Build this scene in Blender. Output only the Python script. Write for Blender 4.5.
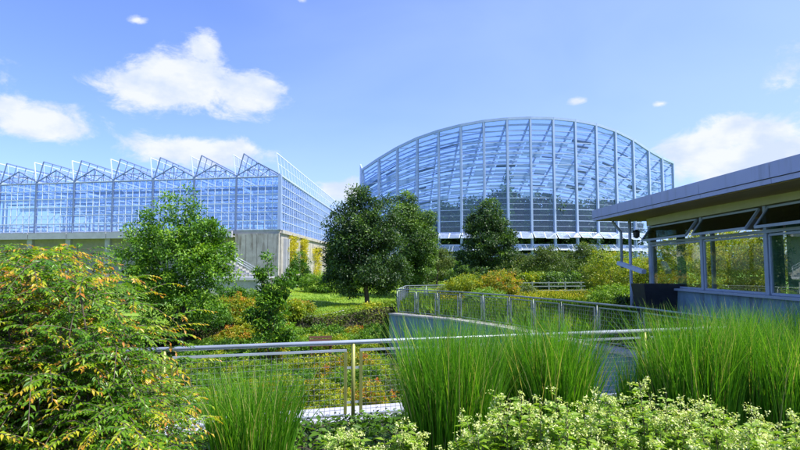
import bpy, math, random
import numpy as np
from mathutils import Vector, Matrix
R = math.radians
S = bpy.context.scene
for o in list(bpy.data.objects): bpy.data.objects.remove(o)
col = S.collection
rng = np.random.default_rng(7); random.seed(7)

# ------------------------------------------------------------ camera
EYE = 2.1; F = 578.0; PITCH = math.atan(43.0/F)
cam = bpy.data.cameras.new('camera'); co = bpy.data.objects.new('camera', cam); col.objects.link(co)
cam.sensor_width = 36; cam.lens = 36*F/800; cam.clip_end = 5000; cam.clip_start = 0.05
co.location = (0, 0, EYE); co.rotation_euler = (R(90)+PITCH, 0, 0)
S.camera = co
S.render.resolution_x = 1024; S.render.resolution_y = 576
cp, sp = math.cos(PITCH), math.sin(PITCH)
def ray(px, py):
    u = (px-400)/F; v = (225-py)/F
    return Vector((u, cp - v*sp, sp + v*cp))
def at(px, py, Y):                      # point at depth Y seen at a photo position
    r = ray(px, py); return Vector((0, 0, EYE)) + r*(Y/r.y)

# ------------------------------------------------------------ light
SUN_EL = R(56); SUN_DIR = Vector((0.90, -0.30, 0)).normalized()   # horizontal direction towards the sun
sun_az = math.atan2(SUN_DIR.x, SUN_DIR.y)
sd = Vector((SUN_DIR.x*math.cos(SUN_EL), SUN_DIR.y*math.cos(SUN_EL), math.sin(SUN_EL)))
sl = bpy.data.lights.new('sun', 'SUN'); sl.energy = 5.0; sl.angle = R(0.5); sl.color = (1, .95, .86)
so = bpy.data.objects.new('sun', sl); col.objects.link(so); so.rotation_euler = sd.to_track_quat('Z', 'Y').to_euler()
so.location = (0, 0, 60)
w = bpy.data.worlds.new('World'); S.world = w; w.use_nodes = True
nt = w.node_tree; nt.nodes.clear()
def N(t, ty, **k):
    n = t.nodes.new(ty)
    for a, b in k.items():
        if a == 'inp':
            for i, v in b.items(): n.inputs[i].default_value = v
        else: setattr(n, a, b)
    return n
def L(t, a, b): t.links.new(a, b)
def M2(t, op, a, b=None, c=None, clamp=False):
    n = t.nodes.new('ShaderNodeMath'); n.operation = op; n.use_clamp = clamp
    for i, v in enumerate((a, b, c)):
        if v is None: continue
        if isinstance(v, (int, float)): n.inputs[i].default_value = v
        else: t.links.new(v, n.inputs[i])
    return n.outputs[0]
def build_world():
    t = nt
    out = N(t, 'ShaderNodeOutputWorld'); bg = N(t, 'ShaderNodeBackground'); bg.inputs[1].default_value = 0.108
    sky = N(t, 'ShaderNodeTexSky'); sky.sky_type = 'NISHITA'; sky.sun_disc = False
    sky.sun_elevation = SUN_EL; sky.sun_rotation = sun_az; sky.altitude = 200; sky.air_density = 1.0; sky.dust_density = 1.0; sky.ozone_density = 2.0
    tint = N(t, 'ShaderNodeMix', data_type='RGBA', blend_type='MULTIPLY'); tint.inputs[0].default_value = 1
    tint.inputs[7].default_value = (.98, 1.08, 1.62, 1)
    L(t, sky.outputs[0], tint.inputs[6])
    tc = N(t, 'ShaderNodeTexCoord'); sep = N(t, 'ShaderNodeSeparateXYZ'); L(t, tc.outputs['Generated'], sep.inputs[0])
    az = M2(t, 'ARCTAN2', sep.outputs[0], sep.outputs[1]); el = M2(t, 'ARCSINE', sep.outputs[2])
    nz = N(t, 'ShaderNodeTexNoise', inp={'Scale': 13.0, 'Detail': 9.0, 'Roughness': .66, 'Distortion': .3})
    mp = N(t, 'ShaderNodeMapping'); mp.inputs['Scale'].default_value = (1, 1, 1.7); L(t, tc.outputs['Generated'], mp.inputs[0]); L(t, mp.outputs[0], nz.inputs[0])
    clouds = [(150,88,58,24),(185,80,66,38),(243,93,52,27),(202,48,24,19),(40,121,56,20),(6,106,26,15),(195,152,78,20),(238,150,24,14),
              (340,190,34,16),(700,146,50,18),(738,134,58,22),(745,160,105,32),(797,150,36,17),(577,101,21,9),(138,20,20,8),(302,0,22,9),
              (660,104,20,7),(-160,60,120,40),(980,40,130,60),(1100,200,150,60)]
    m = None
    for (x, y, rx, ry) in clouds:
        r = ray(x, y).normalized()
        a0 = math.atan2(r.x, r.y); e0 = math.asin(r.z)
        d1 = M2(t, 'DIVIDE', M2(t, 'SUBTRACT', az, a0), rx/F); d2 = M2(t, 'DIVIDE', M2(t, 'SUBTRACT', el, e0), ry/F)
        q = M2(t, 'SQRT', M2(t, 'ADD', M2(t, 'MULTIPLY', d1, d1), M2(t, 'MULTIPLY', d2, d2)))
        v = M2(t, 'SUBTRACT', 1.0 if rx > 22 else .50, q)
        m = v if m is None else M2(t, 'SMOOTH_MAX', m, v, .25)
    dens = M2(t, 'ADD', M2(t, 'MULTIPLY', m, 1.6), M2(t, 'MULTIPLY', M2(t, 'SUBTRACT', nz.outputs[0], .54), 2.7))
    mr = N(t, 'ShaderNodeMapRange', interpolation_type='SMOOTHSTEP', inp={1: -.02, 2: .72, 3: 0, 4: .95}); L(t, dens, mr.inputs[0])
    # thin veil of high cloud
    mp2 = N(t, 'ShaderNodeMapping'); mp2.inputs['Scale'].default_value = (1.0, 1.0, 2.2); mp2.inputs['Rotation'].default_value = (0, .4, .3)
    L(t, tc.outputs['Generated'], mp2.inputs[0])
    n2 = N(t, 'ShaderNodeTexNoise', inp={'Scale': 2.4, 'Detail': 6.0, 'Roughness': .5, 'Distortion': .5}); L(t, mp2.outputs[0], n2.inputs[0])
    veil = N(t, 'ShaderNodeMapRange', interpolation_type='SMOOTHSTEP', inp={1: -.55, 2: .75, 3: 0.02, 4: .40})
    L(t, M2(t, 'ADD', M2(t, 'ADD', az, M2(t, 'MULTIPLY', M2(t, 'MAXIMUM', M2(t, 'SUBTRACT', .30, el), 0.0), 1.6)), M2(t, 'MULTIPLY', M2(t, 'SUBTRACT', n2.outputs[0], .5), 1.1)), veil.inputs[0])
    vm = N(t, 'ShaderNodeMix', data_type='RGBA'); L(t, veil.outputs[0], vm.inputs[0]); L(t, tint.outputs[2], vm.inputs[6]); vm.inputs[7].default_value = (3.9, 5.1, 8.2, 1)
    # cloud body: slightly grey-blue towards the thin rims and the bases
    n3 = N(t, 'ShaderNodeTexNoise', inp={'Scale': 16.0, 'Detail': 5.0, 'Roughness': .55}); L(t, mp.outputs[0], n3.inputs[0])
    cr = N(t, 'ShaderNodeMix', data_type='RGBA'); L(t, M2(t, 'ADD', M2(t, 'MULTIPLY', M2(t, 'SUBTRACT', n3.outputs[0], .48), 4.0), .55, clamp=True), cr.inputs[0])
    cr.inputs[6].default_value = (4.1, 4.7, 6.1, 1); cr.inputs[7].default_value = (5.5, 5.7, 6.1, 1)
    cm = N(t, 'ShaderNodeMix', data_type='RGBA'); L(t, mr.outputs[0], cm.inputs[0]); L(t, vm.outputs[2], cm.inputs[6]); L(t, cr.outputs[2], cm.inputs[7])
    L(t, cm.outputs[2], bg.inputs[0]); L(t, bg.outputs[0], out.inputs[0])
build_world()
vs = S.view_settings; vs.view_transform = 'Standard'; vs.look = 'None'; vs.gamma = 1; vs.exposure = 0.68; vs.use_curve_mapping = False
S.render.engine = 'CYCLES'
try:
    S.cycles.transparent_max_bounces = 32; S.cycles.max_bounces = 8
except Exception: pass

# ------------------------------------------------------------ materials
def mat(name, c1, c2=None, scale=4.0, rough=.6, metal=0.0, bump=0.0, spec=.5, detail=6.0, stretch=None, streak=None):
    m = bpy.data.materials.new(name); m.use_nodes = True; t = m.node_tree; b = t.nodes['Principled BSDF']
    b.inputs['Roughness'].default_value = rough; b.inputs['Metallic'].default_value = metal
    b.inputs['Specular IOR Level'].default_value = spec
    tc = N(t, 'ShaderNodeTexCoord'); mp = N(t, 'ShaderNodeMapping'); L(t, tc.outputs['Object'], mp.inputs[0])
    if stretch: mp.inputs['Scale'].default_value = stretch
    n = N(t, 'ShaderNodeTexNoise', inp={'Scale': scale, 'Detail': detail, 'Roughness': .65}); L(t, mp.outputs[0], n.inputs[0])
    c2 = c2 or tuple(x*.7 for x in c1)
    cr = N(t, 'ShaderNodeValToRGB'); cr.color_ramp.elements[0].position = .32; cr.color_ramp.elements[1].position = .68
    cr.color_ramp.elements[0].color = (*c2, 1); cr.color_ramp.elements[1].color = (*c1, 1)
    L(t, n.outputs[0], cr.inputs[0]); outc = cr.outputs[0]
    if streak:
        mp3 = N(t, 'ShaderNodeMapping'); mp3.inputs['Scale'].default_value = (1, 1, .12); L(t, tc.outputs['Object'], mp3.inputs[0])
        n3 = N(t, 'ShaderNodeTexNoise', inp={'Scale': 3.5, 'Detail': 8.0, 'Roughness': .7}); L(t, mp3.outputs[0], n3.inputs[0])
        r3 = N(t, 'ShaderNodeMapRange', inp={1: .5, 2: .68, 3: 0, 4: .8}); L(t, n3.outputs[0], r3.inputs[0])
        mx = N(t, 'ShaderNodeMix', data_type='RGBA'); L(t, r3.outputs[0], mx.inputs[0]); L(t, outc, mx.inputs[6]); mx.inputs[7].default_value = (*streak, 1)
        outc = mx.outputs[2]
    L(t, outc, b.inputs['Base Color'])
    if bump:
        bp = N(t, 'ShaderNodeBump', inp={'Strength': bump, 'Distance': .05}); L(t, n.outputs[0], bp.inputs['Height']); L(t, bp.outputs[0], b.inputs['Normal'])
    return m
def leafmat(name, ramp, trans=.35, rough=.45):
    m = bpy.data.materials.new(name); m.use_nodes = True; t = m.node_tree; b = t.nodes['Principled BSDF']; out = t.nodes['Material Output']
    at_ = N(t, 'ShaderNodeAttribute'); at_.attribute_name = 'var'
    cr = N(t, 'ShaderNodeValToRGB'); e = cr.color_ramp.elements
    e[0].position = ramp[0][0]; e[0].color = (*ramp[0][1], 1); e[1].position = ramp[-1][0]; e[1].color = (*ramp[-1][1], 1)
    for p, c in ramp[1:-1]:
        k = e.new(p); k.color = (*c, 1)
    L(t, at_.outputs['Fac'], cr.inputs[0]); L(t, cr.outputs[0], b.inputs['Base Color'])
    b.inputs['Roughness'].default_value = rough; b.inputs['Specular IOR Level'].default_value = .4
    tr = N(t, 'ShaderNodeBsdfTranslucent'); g = N(t, 'ShaderNodeMix', data_type='RGBA', blend_type='MULTIPLY'); g.inputs[0].default_value = 1
    g.inputs[7].default_value = (1.5, 1.5, .6, 1) if name[:4] != 'shad' else (.9, .95, 1, 1); L(t, cr.outputs[0], g.inputs[6]); L(t, g.outputs[2], tr.inputs[0])
    mx = N(t, 'ShaderNodeMixShader'); mx.inputs[0].default_value = trans
    L(t, b.outputs[0], mx.inputs[1]); L(t, tr.outputs[0], mx.inputs[2]); L(t, mx.outputs[0], out.inputs[0])
    return m
def glass(name, tcol, ior, gcol=(1, 1, 1), add=0.0, rough=.02, dirt_sheen=0.0, wavy=0.0):
    m = bpy.data.materials.new(name); m.use_nodes = True; t = m.node_tree; t.nodes.remove(t.nodes['Principled BSDF']); out = t.nodes['Material Output']
    tr = N(t, 'ShaderNodeBsdfTransparent'); tr.inputs[0].default_value = (*tcol, 1)
    gl = N(t, 'ShaderNodeBsdfGlossy'); gl.inputs[0].default_value = (*gcol, 1); gl.inputs['Roughness'].default_value = rough
    fr = N(t, 'ShaderNodeFresnel'); ge = N(t, 'ShaderNodeNewGeometry'); L(t, M2(t, 'MULTIPLY_ADD', ge.outputs['Backfacing'], 1/ior-ior, ior), fr.inputs[0])
    tc = N(t, 'ShaderNodeTexCoord'); n = N(t, 'ShaderNodeTexNoise', inp={'Scale': .8, 'Detail': 4.0}); L(t, tc.outputs['Object'], n.inputs[0])
    if wavy:
        bp = N(t, 'ShaderNodeBump', inp={'Strength': wavy, 'Distance': .02}); L(t, n.outputs[0], bp.inputs['Height']); L(t, bp.outputs[0], gl.inputs['Normal'])
    mx = N(t, 'ShaderNodeMixShader'); L(t, M2(t, 'ADD', fr.outputs[0], add, clamp=True), mx.inputs[0])
    L(t, tr.outputs[0], mx.inputs[1]); L(t, gl.outputs[0], mx.inputs[2]); last = mx.outputs[0]
    if dirt_sheen:
        df = N(t, 'ShaderNodeBsdfDiffuse'); df.inputs[0].default_value = (.62, .70, .80, 1)
        m3 = N(t, 'ShaderNodeMixShader'); L(t, M2(t, 'MULTIPLY', n.outputs[0], dirt_sheen*2), m3.inputs[0]); L(t, last, m3.inputs[1]); L(t, df.outputs[0], m3.inputs[2]); last = m3.outputs[0]
    L(t, last, out.inputs[0]); return m
M = {}
M['concrete'] = mat('concrete', (.42, .42, .40), (.30, .30, .29), 2.2, .85, bump=.15)
M['concrete_pale'] = mat('concrete_pale', (.43, .44, .49), (.35, .36, .40), 1.6, .8, bump=.1)
M['concrete_old'] = mat('concrete_old', (.48, .46, .42), (.33, .31, .28), 1.4, .9, bump=.2, streak=(.10, .07, .04))
M['blue_wall'] = mat('blue_wall', (.20, .33, .41), (.15, .26, .33), 1.4, .7, bump=.1, streak=(.06, .09, .11))
M['coping'] = mat('coping', (.52, .50, .46), (.36, .34, .31), 3, .85, bump=.15)
M['steel'] = mat('steel', (.50, .55, .62), (.40, .45, .51), 3, .36, metal=.4, spec=.5)
M['rail_grey'] = mat('rail_grey', (.27, .32, .33), (.19, .23, .23), 3, .4, metal=.4)
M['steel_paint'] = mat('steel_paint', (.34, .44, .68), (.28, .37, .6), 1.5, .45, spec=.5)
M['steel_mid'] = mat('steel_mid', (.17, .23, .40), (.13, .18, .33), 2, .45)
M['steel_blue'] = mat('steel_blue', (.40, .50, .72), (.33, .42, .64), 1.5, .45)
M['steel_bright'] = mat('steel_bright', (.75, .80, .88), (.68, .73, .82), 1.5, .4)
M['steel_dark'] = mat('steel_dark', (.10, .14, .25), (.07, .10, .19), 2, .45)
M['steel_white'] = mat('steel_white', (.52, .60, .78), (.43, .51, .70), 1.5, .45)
M['wire'] = mat('wire', (.30, .33, .34), (.2, .22, .22), 6, .5, metal=.5)
M['fascia'] = mat('fascia', (.37, .40, .62), (.33, .36, .58), .7, .35, spec=.6, streak=(.27, .29, .44))
M['fascia_seam'] = mat('fascia_seam', (.06, .07, .13), (.05, .06, .1), 2, .5)
M['soffit'] = mat('soffit', (.46, .33, .19), (.34, .23, .13), 3, .7, stretch=(8, .4, 1))
M['cream'] = mat('cream', (.55, .54, .36), (.47, .46, .30), 1.5, .7)
M['frame_blue'] = mat('frame_blue', (.36, .43, .54), (.30, .37, .48), 2, .4)
M['dark'] = mat('dark_metal', (.025, .03, .04), (.015, .018, .024), 4, .5)
M['interior'] = mat('interior', (.10, .11, .10), (.06, .065, .06), 1, .9)
M['curtain'] = mat('curtain', (.10, .22, .16), (.05, .12, .09), 8, .9, stretch=(1, 6, .2))
M['shade'] = leafmat('shade_cloth', [(0, (.62, .70, .82)), (.5, (.7, .76, .85)), (1, (.7, .76, .85))], .55, .9)
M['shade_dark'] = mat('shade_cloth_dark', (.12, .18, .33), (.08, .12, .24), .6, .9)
M['bark'] = mat('bark', (.14, .11, .08), (.07, .055, .04), 9, .95, bump=.5, stretch=(1, 1, .3))
M['soil'] = mat('soil', (.07, .055, .035), (.035, .028, .018), 5, .95, bump=.4)
M['turf'] = mat('turf', (.20, .32, .022), (.13, .24, .015), 1.2, .95, bump=.5)
M['path'] = mat('path', (.44, .43, .42), (.36, .35, .34), 3, .9)
M['wood'] = mat('wood', (.17, .085, .05), (.10, .05, .03), 6, .8, stretch=(.3, 4, 4))
M['slat'] = mat('slat', (.13, .20, .17), (.09, .14, .12), 3, .6)
M['fabric'] = mat('fabric', (.7, .72, .7), (.6, .62, .6), 3, .9)
M['glass_big'] = glass('glass_big', (.74, .86, 1.0), 1.5, (.62, .80, 1.0), .05, .03, .02)
M['glass_low'] = glass('glass_low', (.78, .88, 1.0), 1.5, (.65, .82, 1.0), .06, .03, .05)
M['glass_roof'] = glass('glass_roof', (.86, .93, 1.0), 1.25, (.8, .9, 1.0), .01, .03, .02)
M['glass_vent'] = glass('glass_vent', (.93, .96, 1.0), 1.04, (.8, .9, 1.0), .0, .03, 0.012)
M['post_grass_reflection'] = mat('post_grass_reflection', (.36, .37, .11), (.26, .27, .08), 3, .45, metal=.3)  # olive paints the grass reflected in grey metal posts into their colour
M['glass_awning'] = glass('glass_awning', (.7, .82, .98), 1.7, (.95, .98, 1.0), .5, .04, .28)  # heavy pale diffuse layer paints the bright sky sheen onto the panes
M['glass_tint'] = glass('glass_tint', (.22, .30, .27), 1.5, (.9, 1, .95), .04, .01, 0, .02)
M['glass_win'] = glass('glass_win', (.94, .98, .90), 1.5, (.95, 1, .97), .05, .01, 0, .02)
def G(*a): return a
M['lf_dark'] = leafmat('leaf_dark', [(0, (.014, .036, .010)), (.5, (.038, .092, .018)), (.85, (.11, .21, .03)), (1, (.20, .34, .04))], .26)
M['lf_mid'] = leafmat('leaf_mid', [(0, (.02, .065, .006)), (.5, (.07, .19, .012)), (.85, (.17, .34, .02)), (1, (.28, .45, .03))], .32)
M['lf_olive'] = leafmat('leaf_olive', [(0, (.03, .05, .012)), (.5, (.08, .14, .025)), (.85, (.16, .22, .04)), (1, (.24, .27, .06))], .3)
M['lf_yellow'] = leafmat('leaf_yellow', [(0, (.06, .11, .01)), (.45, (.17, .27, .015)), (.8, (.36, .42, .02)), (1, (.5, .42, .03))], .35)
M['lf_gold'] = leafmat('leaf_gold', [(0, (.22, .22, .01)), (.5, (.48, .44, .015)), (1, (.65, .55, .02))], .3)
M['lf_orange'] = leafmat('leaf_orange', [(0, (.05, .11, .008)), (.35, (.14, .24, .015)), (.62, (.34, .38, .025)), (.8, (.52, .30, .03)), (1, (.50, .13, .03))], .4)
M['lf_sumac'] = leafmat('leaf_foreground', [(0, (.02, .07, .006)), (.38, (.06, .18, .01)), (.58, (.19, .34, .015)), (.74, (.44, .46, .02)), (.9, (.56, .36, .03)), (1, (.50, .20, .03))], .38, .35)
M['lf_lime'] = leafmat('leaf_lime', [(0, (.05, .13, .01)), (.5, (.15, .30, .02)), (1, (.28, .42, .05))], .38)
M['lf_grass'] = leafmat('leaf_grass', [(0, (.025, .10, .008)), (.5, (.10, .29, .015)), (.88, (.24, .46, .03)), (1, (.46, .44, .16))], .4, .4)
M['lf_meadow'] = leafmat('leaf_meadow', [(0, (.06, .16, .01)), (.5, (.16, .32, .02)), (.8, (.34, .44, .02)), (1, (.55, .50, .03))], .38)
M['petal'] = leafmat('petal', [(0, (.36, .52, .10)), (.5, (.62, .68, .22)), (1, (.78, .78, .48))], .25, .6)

# ------------------------------------------------------------ mesh helpers
class MB:
    def __init__(s): s.v = []; s.f = []
    def add(s, V, Fs):
        b = len(s.v); s.v += [tuple(v) for v in V]; s.f += [tuple(i+b for i in f) for f in Fs]; return s
    def box(s, c, d, rz=0.0):
        x, y, z = d[0]/2, d[1]/2, d[2]/2; cz, sz = math.cos(rz), math.sin(rz)
        V = []
        for k in (-z, z):
            for (i, j) in ((-x, -y), (x, -y), (x, y), (-x, y)): V.append((c[0]+i*cz-j*sz, c[1]+i*sz+j*cz, c[2]+k))
        return s.add(V, [(3,2,1,0),(4,5,6,7),(0,1,5,4),(1,2,6,5),(2,3,7,6),(3,0,4,7)])
    def bar(s, a, b, w, h=None, up=(0, 0, 1)):            # square beam; w across, h along 'up'
        a = Vector(a); b = Vector(b); h = h or w; d = (b-a)
        if d.length < 1e-6: return s
        d.normalize(); u = Vector(up)
        if abs(d.dot(u)) > .98: u = Vector((0, 1, 0))
        r = d.cross(u).normalized(); u = r.cross(d).normalized()
        V = [p + r*(i*w/2) + u*(j*h/2) for p in (a, b) for (i, j) in ((-1,-1),(1,-1),(1,1),(-1,1))]
        return s.add(V, [(3,2,1,0),(4,5,6,7),(0,1,5,4),(1,2,6,5),(2,3,7,6),(3,0,4,7)])
    def tube(s, P, rad, n=8, cap=True):
        P = [Vector(p) for p in P]; rad = rad if isinstance(rad, (list, tuple)) else [rad]*len(P)
        V = []; Fs = []
        ref = Vector((0.31, .2, .93)) if abs((P[-1]-P[0]).normalized().z) < .8 else Vector((1, .1, .1))
        for i, p in enumerate(P):
            d = (P[min(i+1, len(P)-1)] - P[max(i-1, 0)]).normalized(); r = d.cross(ref).normalized(); u = r.cross(d)
            for k in range(n):
                a = 2*math.pi*k/n; V.append(p + (r*math.cos(a) + u*math.sin(a))*rad[i])
        for i in range(len(P)-1):
            for k in range(n): Fs.append((i*n+k, i*n+(k+1) % n, (i+1)*n+(k+1) % n, (i+1)*n+k))
        if cap: Fs += [tuple(range(n))[::-1], tuple(range((len(P)-1)*n, len(P)*n))]
        return s.add(V, Fs)
    def quad(s, a, b, c, d): return s.add([a, b, c, d], [(0, 1, 2, 3)])
    def slab(s, a, b, c, d, t=.02):                         # thin solid pane
        a, b, c, d = map(Vector, (a, b, c, d)); n = (b-a).cross(d-a).normalized()*t/2
        V = [p-n for p in (a, b, c, d)] + [p+n for p in (a, b, c, d)]
        return s.add(V, [(3,2,1,0),(4,5,6,7),(0,1,5,4),(1,2,6,5),(2,3,7,6),(3,0,4,7)])
    def build(s, name, m, parent=None, origin=None, smooth=False):
        og = Vector(origin) if origin is not None else Vector((0, 0, 0))
        me = bpy.data.meshes.new(name)
        me.from_pydata([tuple(Vector(v)-og) for v in s.v], [], s.f); me.materials.append(M[m])
        if smooth: me.polygons.foreach_set('use_smooth', [True]*len(me.polygons))
        o = bpy.data.objects.new(name, me); col.objects.link(o)
        if parent is not None: o.parent = parent
        else: o.location = og
        return o
def tag(o, label=None, cat=None, group=None, kind=None):
    if label: o['label'] = label
    if cat: o['category'] = cat
    if group: o['group'] = group
    if kind: o['kind'] = kind
    return o
def empty(name, loc=(0, 0, 0), rz=0, **k):
    o = bpy.data.objects.new(name, None); col.objects.link(o); o.location = loc; o.rotation_euler = (0, 0, rz); o.empty_display_size = .2
    return tag(o, **k)
KIDS = {}
def copy_tree(o, parent=None):
    c = o.copy(); col.objects.link(c); c.parent = parent
    for ch in [x for x in bpy.data.objects if x.parent == o]: copy_tree(ch, c)
    return c
def leafmesh(name, m, P, A, Nn, ln, wd, var, parent=None, droop=.15, seg=1):
    """P base, A axis, Nn normal (n,3); one folded blade per leaf"""
    n = len(P); A = A/np.linalg.norm(A, axis=1, keepdims=True)
    Sd = np.cross(A, Nn); Sd /= (np.linalg.norm(Sd, axis=1, keepdims=True)+1e-9); U = np.cross(Sd, A)
    ln = np.broadcast_to(ln, (n,))[:, None]; wd = np.broadcast_to(wd, (n,))[:, None]
    mid = P + A*ln*.45 
    v0 = P; v1 = mid + Sd*wd*.5 + U*wd*.16; v2 = P + A*ln - U*ln*droop; v3 = mid - Sd*wd*.5 + U*wd*.16
    V = np.stack([v0, v1, v2, v3], 1).reshape(-1, 3)
    idx = np.arange(n)[:, None]*4
    T = np.concatenate([idx+np.array([[0, 1, 2]]), idx+np.array([[0, 2, 3]])], 1).reshape(-1)
    me = bpy.data.meshes.new(name); me.vertices.add(4*n); me.vertices.foreach_set('co', V.astype(np.float32).ravel())
    me.loops.add(6*n); me.loops.foreach_set('vertex_index', T.astype(np.int32))
    me.polygons.add(2*n); me.polygons.foreach_set('loop_start', np.arange(2*n, dtype=np.int32)*3)
    try: me.polygons.foreach_set('loop_total', np.full(2*n, 3, dtype=np.int32))
    except Exception: pass
    a = me.attributes.new('var', 'FLOAT', 'POINT'); a.data.foreach_set('value', np.repeat(np.clip(var, 0, 1), 4).astype(np.float32))
    me.update(calc_edges=True); me.materials.append(M[m])
    o = bpy.data.objects.new(name, me); col.objects.link(o); o.parent = parent
    return o
def rdir(n, g=rng):
    d = g.normal(size=(n, 3)); return d/np.linalg.norm(d, axis=1, keepdims=True)
def clumps(lobes, n, g, shell=.55):
    """n clump centres in a union of ellipsoids (cx,cy,cz,rx,ry,rz), pushed to the outside"""
    vol = np.array([l[3]*l[4]*l[5] for l in lobes]); vol = vol**.67; k = g.choice(len(lobes), n, p=vol/vol.sum())
    d = rdir(n, g); r = ((shell + (1-shell)*g.random(n))*(1+.22*g.random(n)**5))[:, None]
    L_ = np.array(lobes)[k]; return L_[:, :3] + d*r*L_[:, 3:], d
def foliage(name, m, C, D, per, cr, ls, g, parent=None, up=.5, out=.6, droop=.15, ratio=.5, flat=.75, vbase=.45, vamp=.25, hi=.0):
    n = len(C)*per
    c = np.repeat(C, per, 0); d0 = np.repeat(D, per, 0)
    crr = np.repeat(cr*(.7+.6*g.random(len(C))), per)[:, None]
    q = rdir(n, g)*(g.random(n)**.45)[:, None]; q[:, 2] *= flat
    P = c + q*crr
    A = rdir(n, g) + d0*out + q*.8; A[:, 2] -= .15
    Nn = rdir(n, g)*.7 + np.array([0, 0, 1])*up + d0*.4
    cv = np.repeat(g.normal(0, vamp*.6, len(C)), per)
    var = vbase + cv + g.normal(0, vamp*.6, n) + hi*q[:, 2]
    return leafmesh(name, m, P, A, Nn, ls*(.7+.6*g.random(n)), ls*ratio*(.7+.6*g.random(n)), var, parent, droop)

# ------------------------------------------------------------ ground
def hgt(x, y):
    # lower garden on the left climbing to the lawn; everything far levels off near 0.6
    z = -3.2 + 1.5*np.clip((y-12)/17, 0, 1)
    edge = 30.5 + (x+4.6)*.38
    edge = np.clip(edge, 26, 34)
    t = np.clip((y-edge+.9)/.9, 0, 1); t = t*t*(3-2*t)
    lawn = -.75 + .75*np.clip((x+6)/6, 0, 1)*np.clip((40-y)/8, 0, 1) + .045*np.clip(y-31, 0, 28)
    lawn = lawn + .5*np.exp(-((x+9.0)**2/16+(y-52)**2/40))
    z = z*(1-t) + lawn*t
    und = .06*np.sin(x*1.3+y*.7)+.05*np.sin(x*.6-y*1.1)
    return z + und*np.clip((y-11)/3, 0, 1)*(y < 80)
def h1(x, y): return float(hgt(np.array(float(x)), np.array(float(y))))
def build_ground():
    xs = np.concatenate([[-2500, -900, -300, -120, -80], np.arange(-60, 60.1, .75), [80, 120, 300, 900, 2500]])
    ys = np.concatenate([[-2500, -700, -200, -60, -20], np.arange(-10, 90.1, .6), [110, 150, 300, 900, 3000]])
    X, Y = np.meshgrid(xs, ys); Z = hgt(X, Y)
    v = np.stack([X, Y, Z], -1).reshape(-1, 3); nx = len(xs)
    f = [(j*nx+i, j*nx+i+1, (j+1)*nx+i+1, (j+1)*nx+i) for j in range(len(ys)-1) for i in range(nx-1)]
    me = bpy.data.meshes.new('ground'); me.from_pydata(v.tolist(), [], f); me.materials.append(M['turf'])
    me.polygons.foreach_set('use_smooth', [True]*len(f))
    o = bpy.data.objects.new('ground', me); col.objects.link(o); tag(o, kind='structure')
build_ground()
def build_bed():
    xs = np.arange(-40, .3, .5); ys = np.arange(10.8, 34.0, .3); v = []; f = []
    X, Y = np.meshgrid(xs, ys); E = np.clip(30.5+(X+4.6)*.38, 26, 34)-.12; Y = 10.8+(E-10.8)*(Y-10.8)/(34.0-10.8)
    Z = hgt(X, Y)+.03+.16*np.clip((Y-24)/2, 0, 1); nx = len(xs); v = np.stack([X, Y, Z], -1).reshape(-1, 3)
    f = [(j*nx+i, j*nx+i+1, (j+1)*nx+i+1, (j+1)*nx+i) for j in range(len(ys)-1) for i in range(nx-1)]
    me = bpy.data.meshes.new('garden_bed'); me.from_pydata(v.tolist(), [], f); me.materials.append(M['soil'])
    o = bpy.data.objects.new('garden_bed', me); col.objects.link(o); tag(o, kind='structure')
build_bed()
# front rail line and far rail line (real positions)
RA = Vector((-2.96, 7.44, 0)); RB = Vector((6.85, 10.5, 0)); rdirv = (RB-RA).normalized()
far_pts = [Vector((-.25, 26.6, 0)), Vector((2.3, 23.6, 0)), Vector((3.75, 20.6, 0)), Vector((4.75, 17.6, 0)), Vector((5.75, 14.2, 0)), Vector((6.85, 10.62, 0))]
def prism(name, poly, z0, z1, m, **k):
    n = len(poly); V = [(p[0], p[1], z0) for p in poly]+[(p[0], p[1], z1) for p in poly]
    Fs = [tuple(range(n))[::-1], tuple(range(n, 2*n))]+[(i, (i+1) % n, (i+1) % n+n, i+n) for i in range(n)]
    mb = MB(); mb.add(V, Fs); o = mb.build(name, m); return tag(o, **k)
e0 = RA - rdirv*22
poly = [(-26, -30), (e0.x, e0.y), (RB.x, RB.y)] + [(p.x, p.y) for p in far_pts[::-1][1:]] + [(-.25, 33.5), (14, 39), (60, 44), (60, -30)]
prism('terrace', poly, -3.6, 0.0, 'soil', kind='structure')
# garden path along the lawn edge
def strip(name, pts, wdt, m, zoff, kind='structure'):
    mb = MB()
    for a, b in zip(pts[:-1], pts[1:]):
        k = 8
        for i in range(k):
            p = [a[0]+(b[0]-a[0])*i/k, a[1]+(b[1]-a[1])*i/k]; q = [a[0]+(b[0]-a[0])*(i+1)/k, a[1]+(b[1]-a[1])*(i+1)/k]
            mb.quad((p[0], p[1], h1(*p)+zoff), (q[0], q[1], h1(*q)+zoff), (q[0], q[1]+wdt, h1(q[0], q[1]+wdt)+zoff), (p[0], p[1]+wdt, h1(p[0], p[1]+wdt)+zoff))
    return tag(mb.build(name, m), kind=kind)
strip('path', [(-5.2, 31.4), (-3, 32.2), (-.6, 33.2)], 1.1, 'path', .09)

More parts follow.
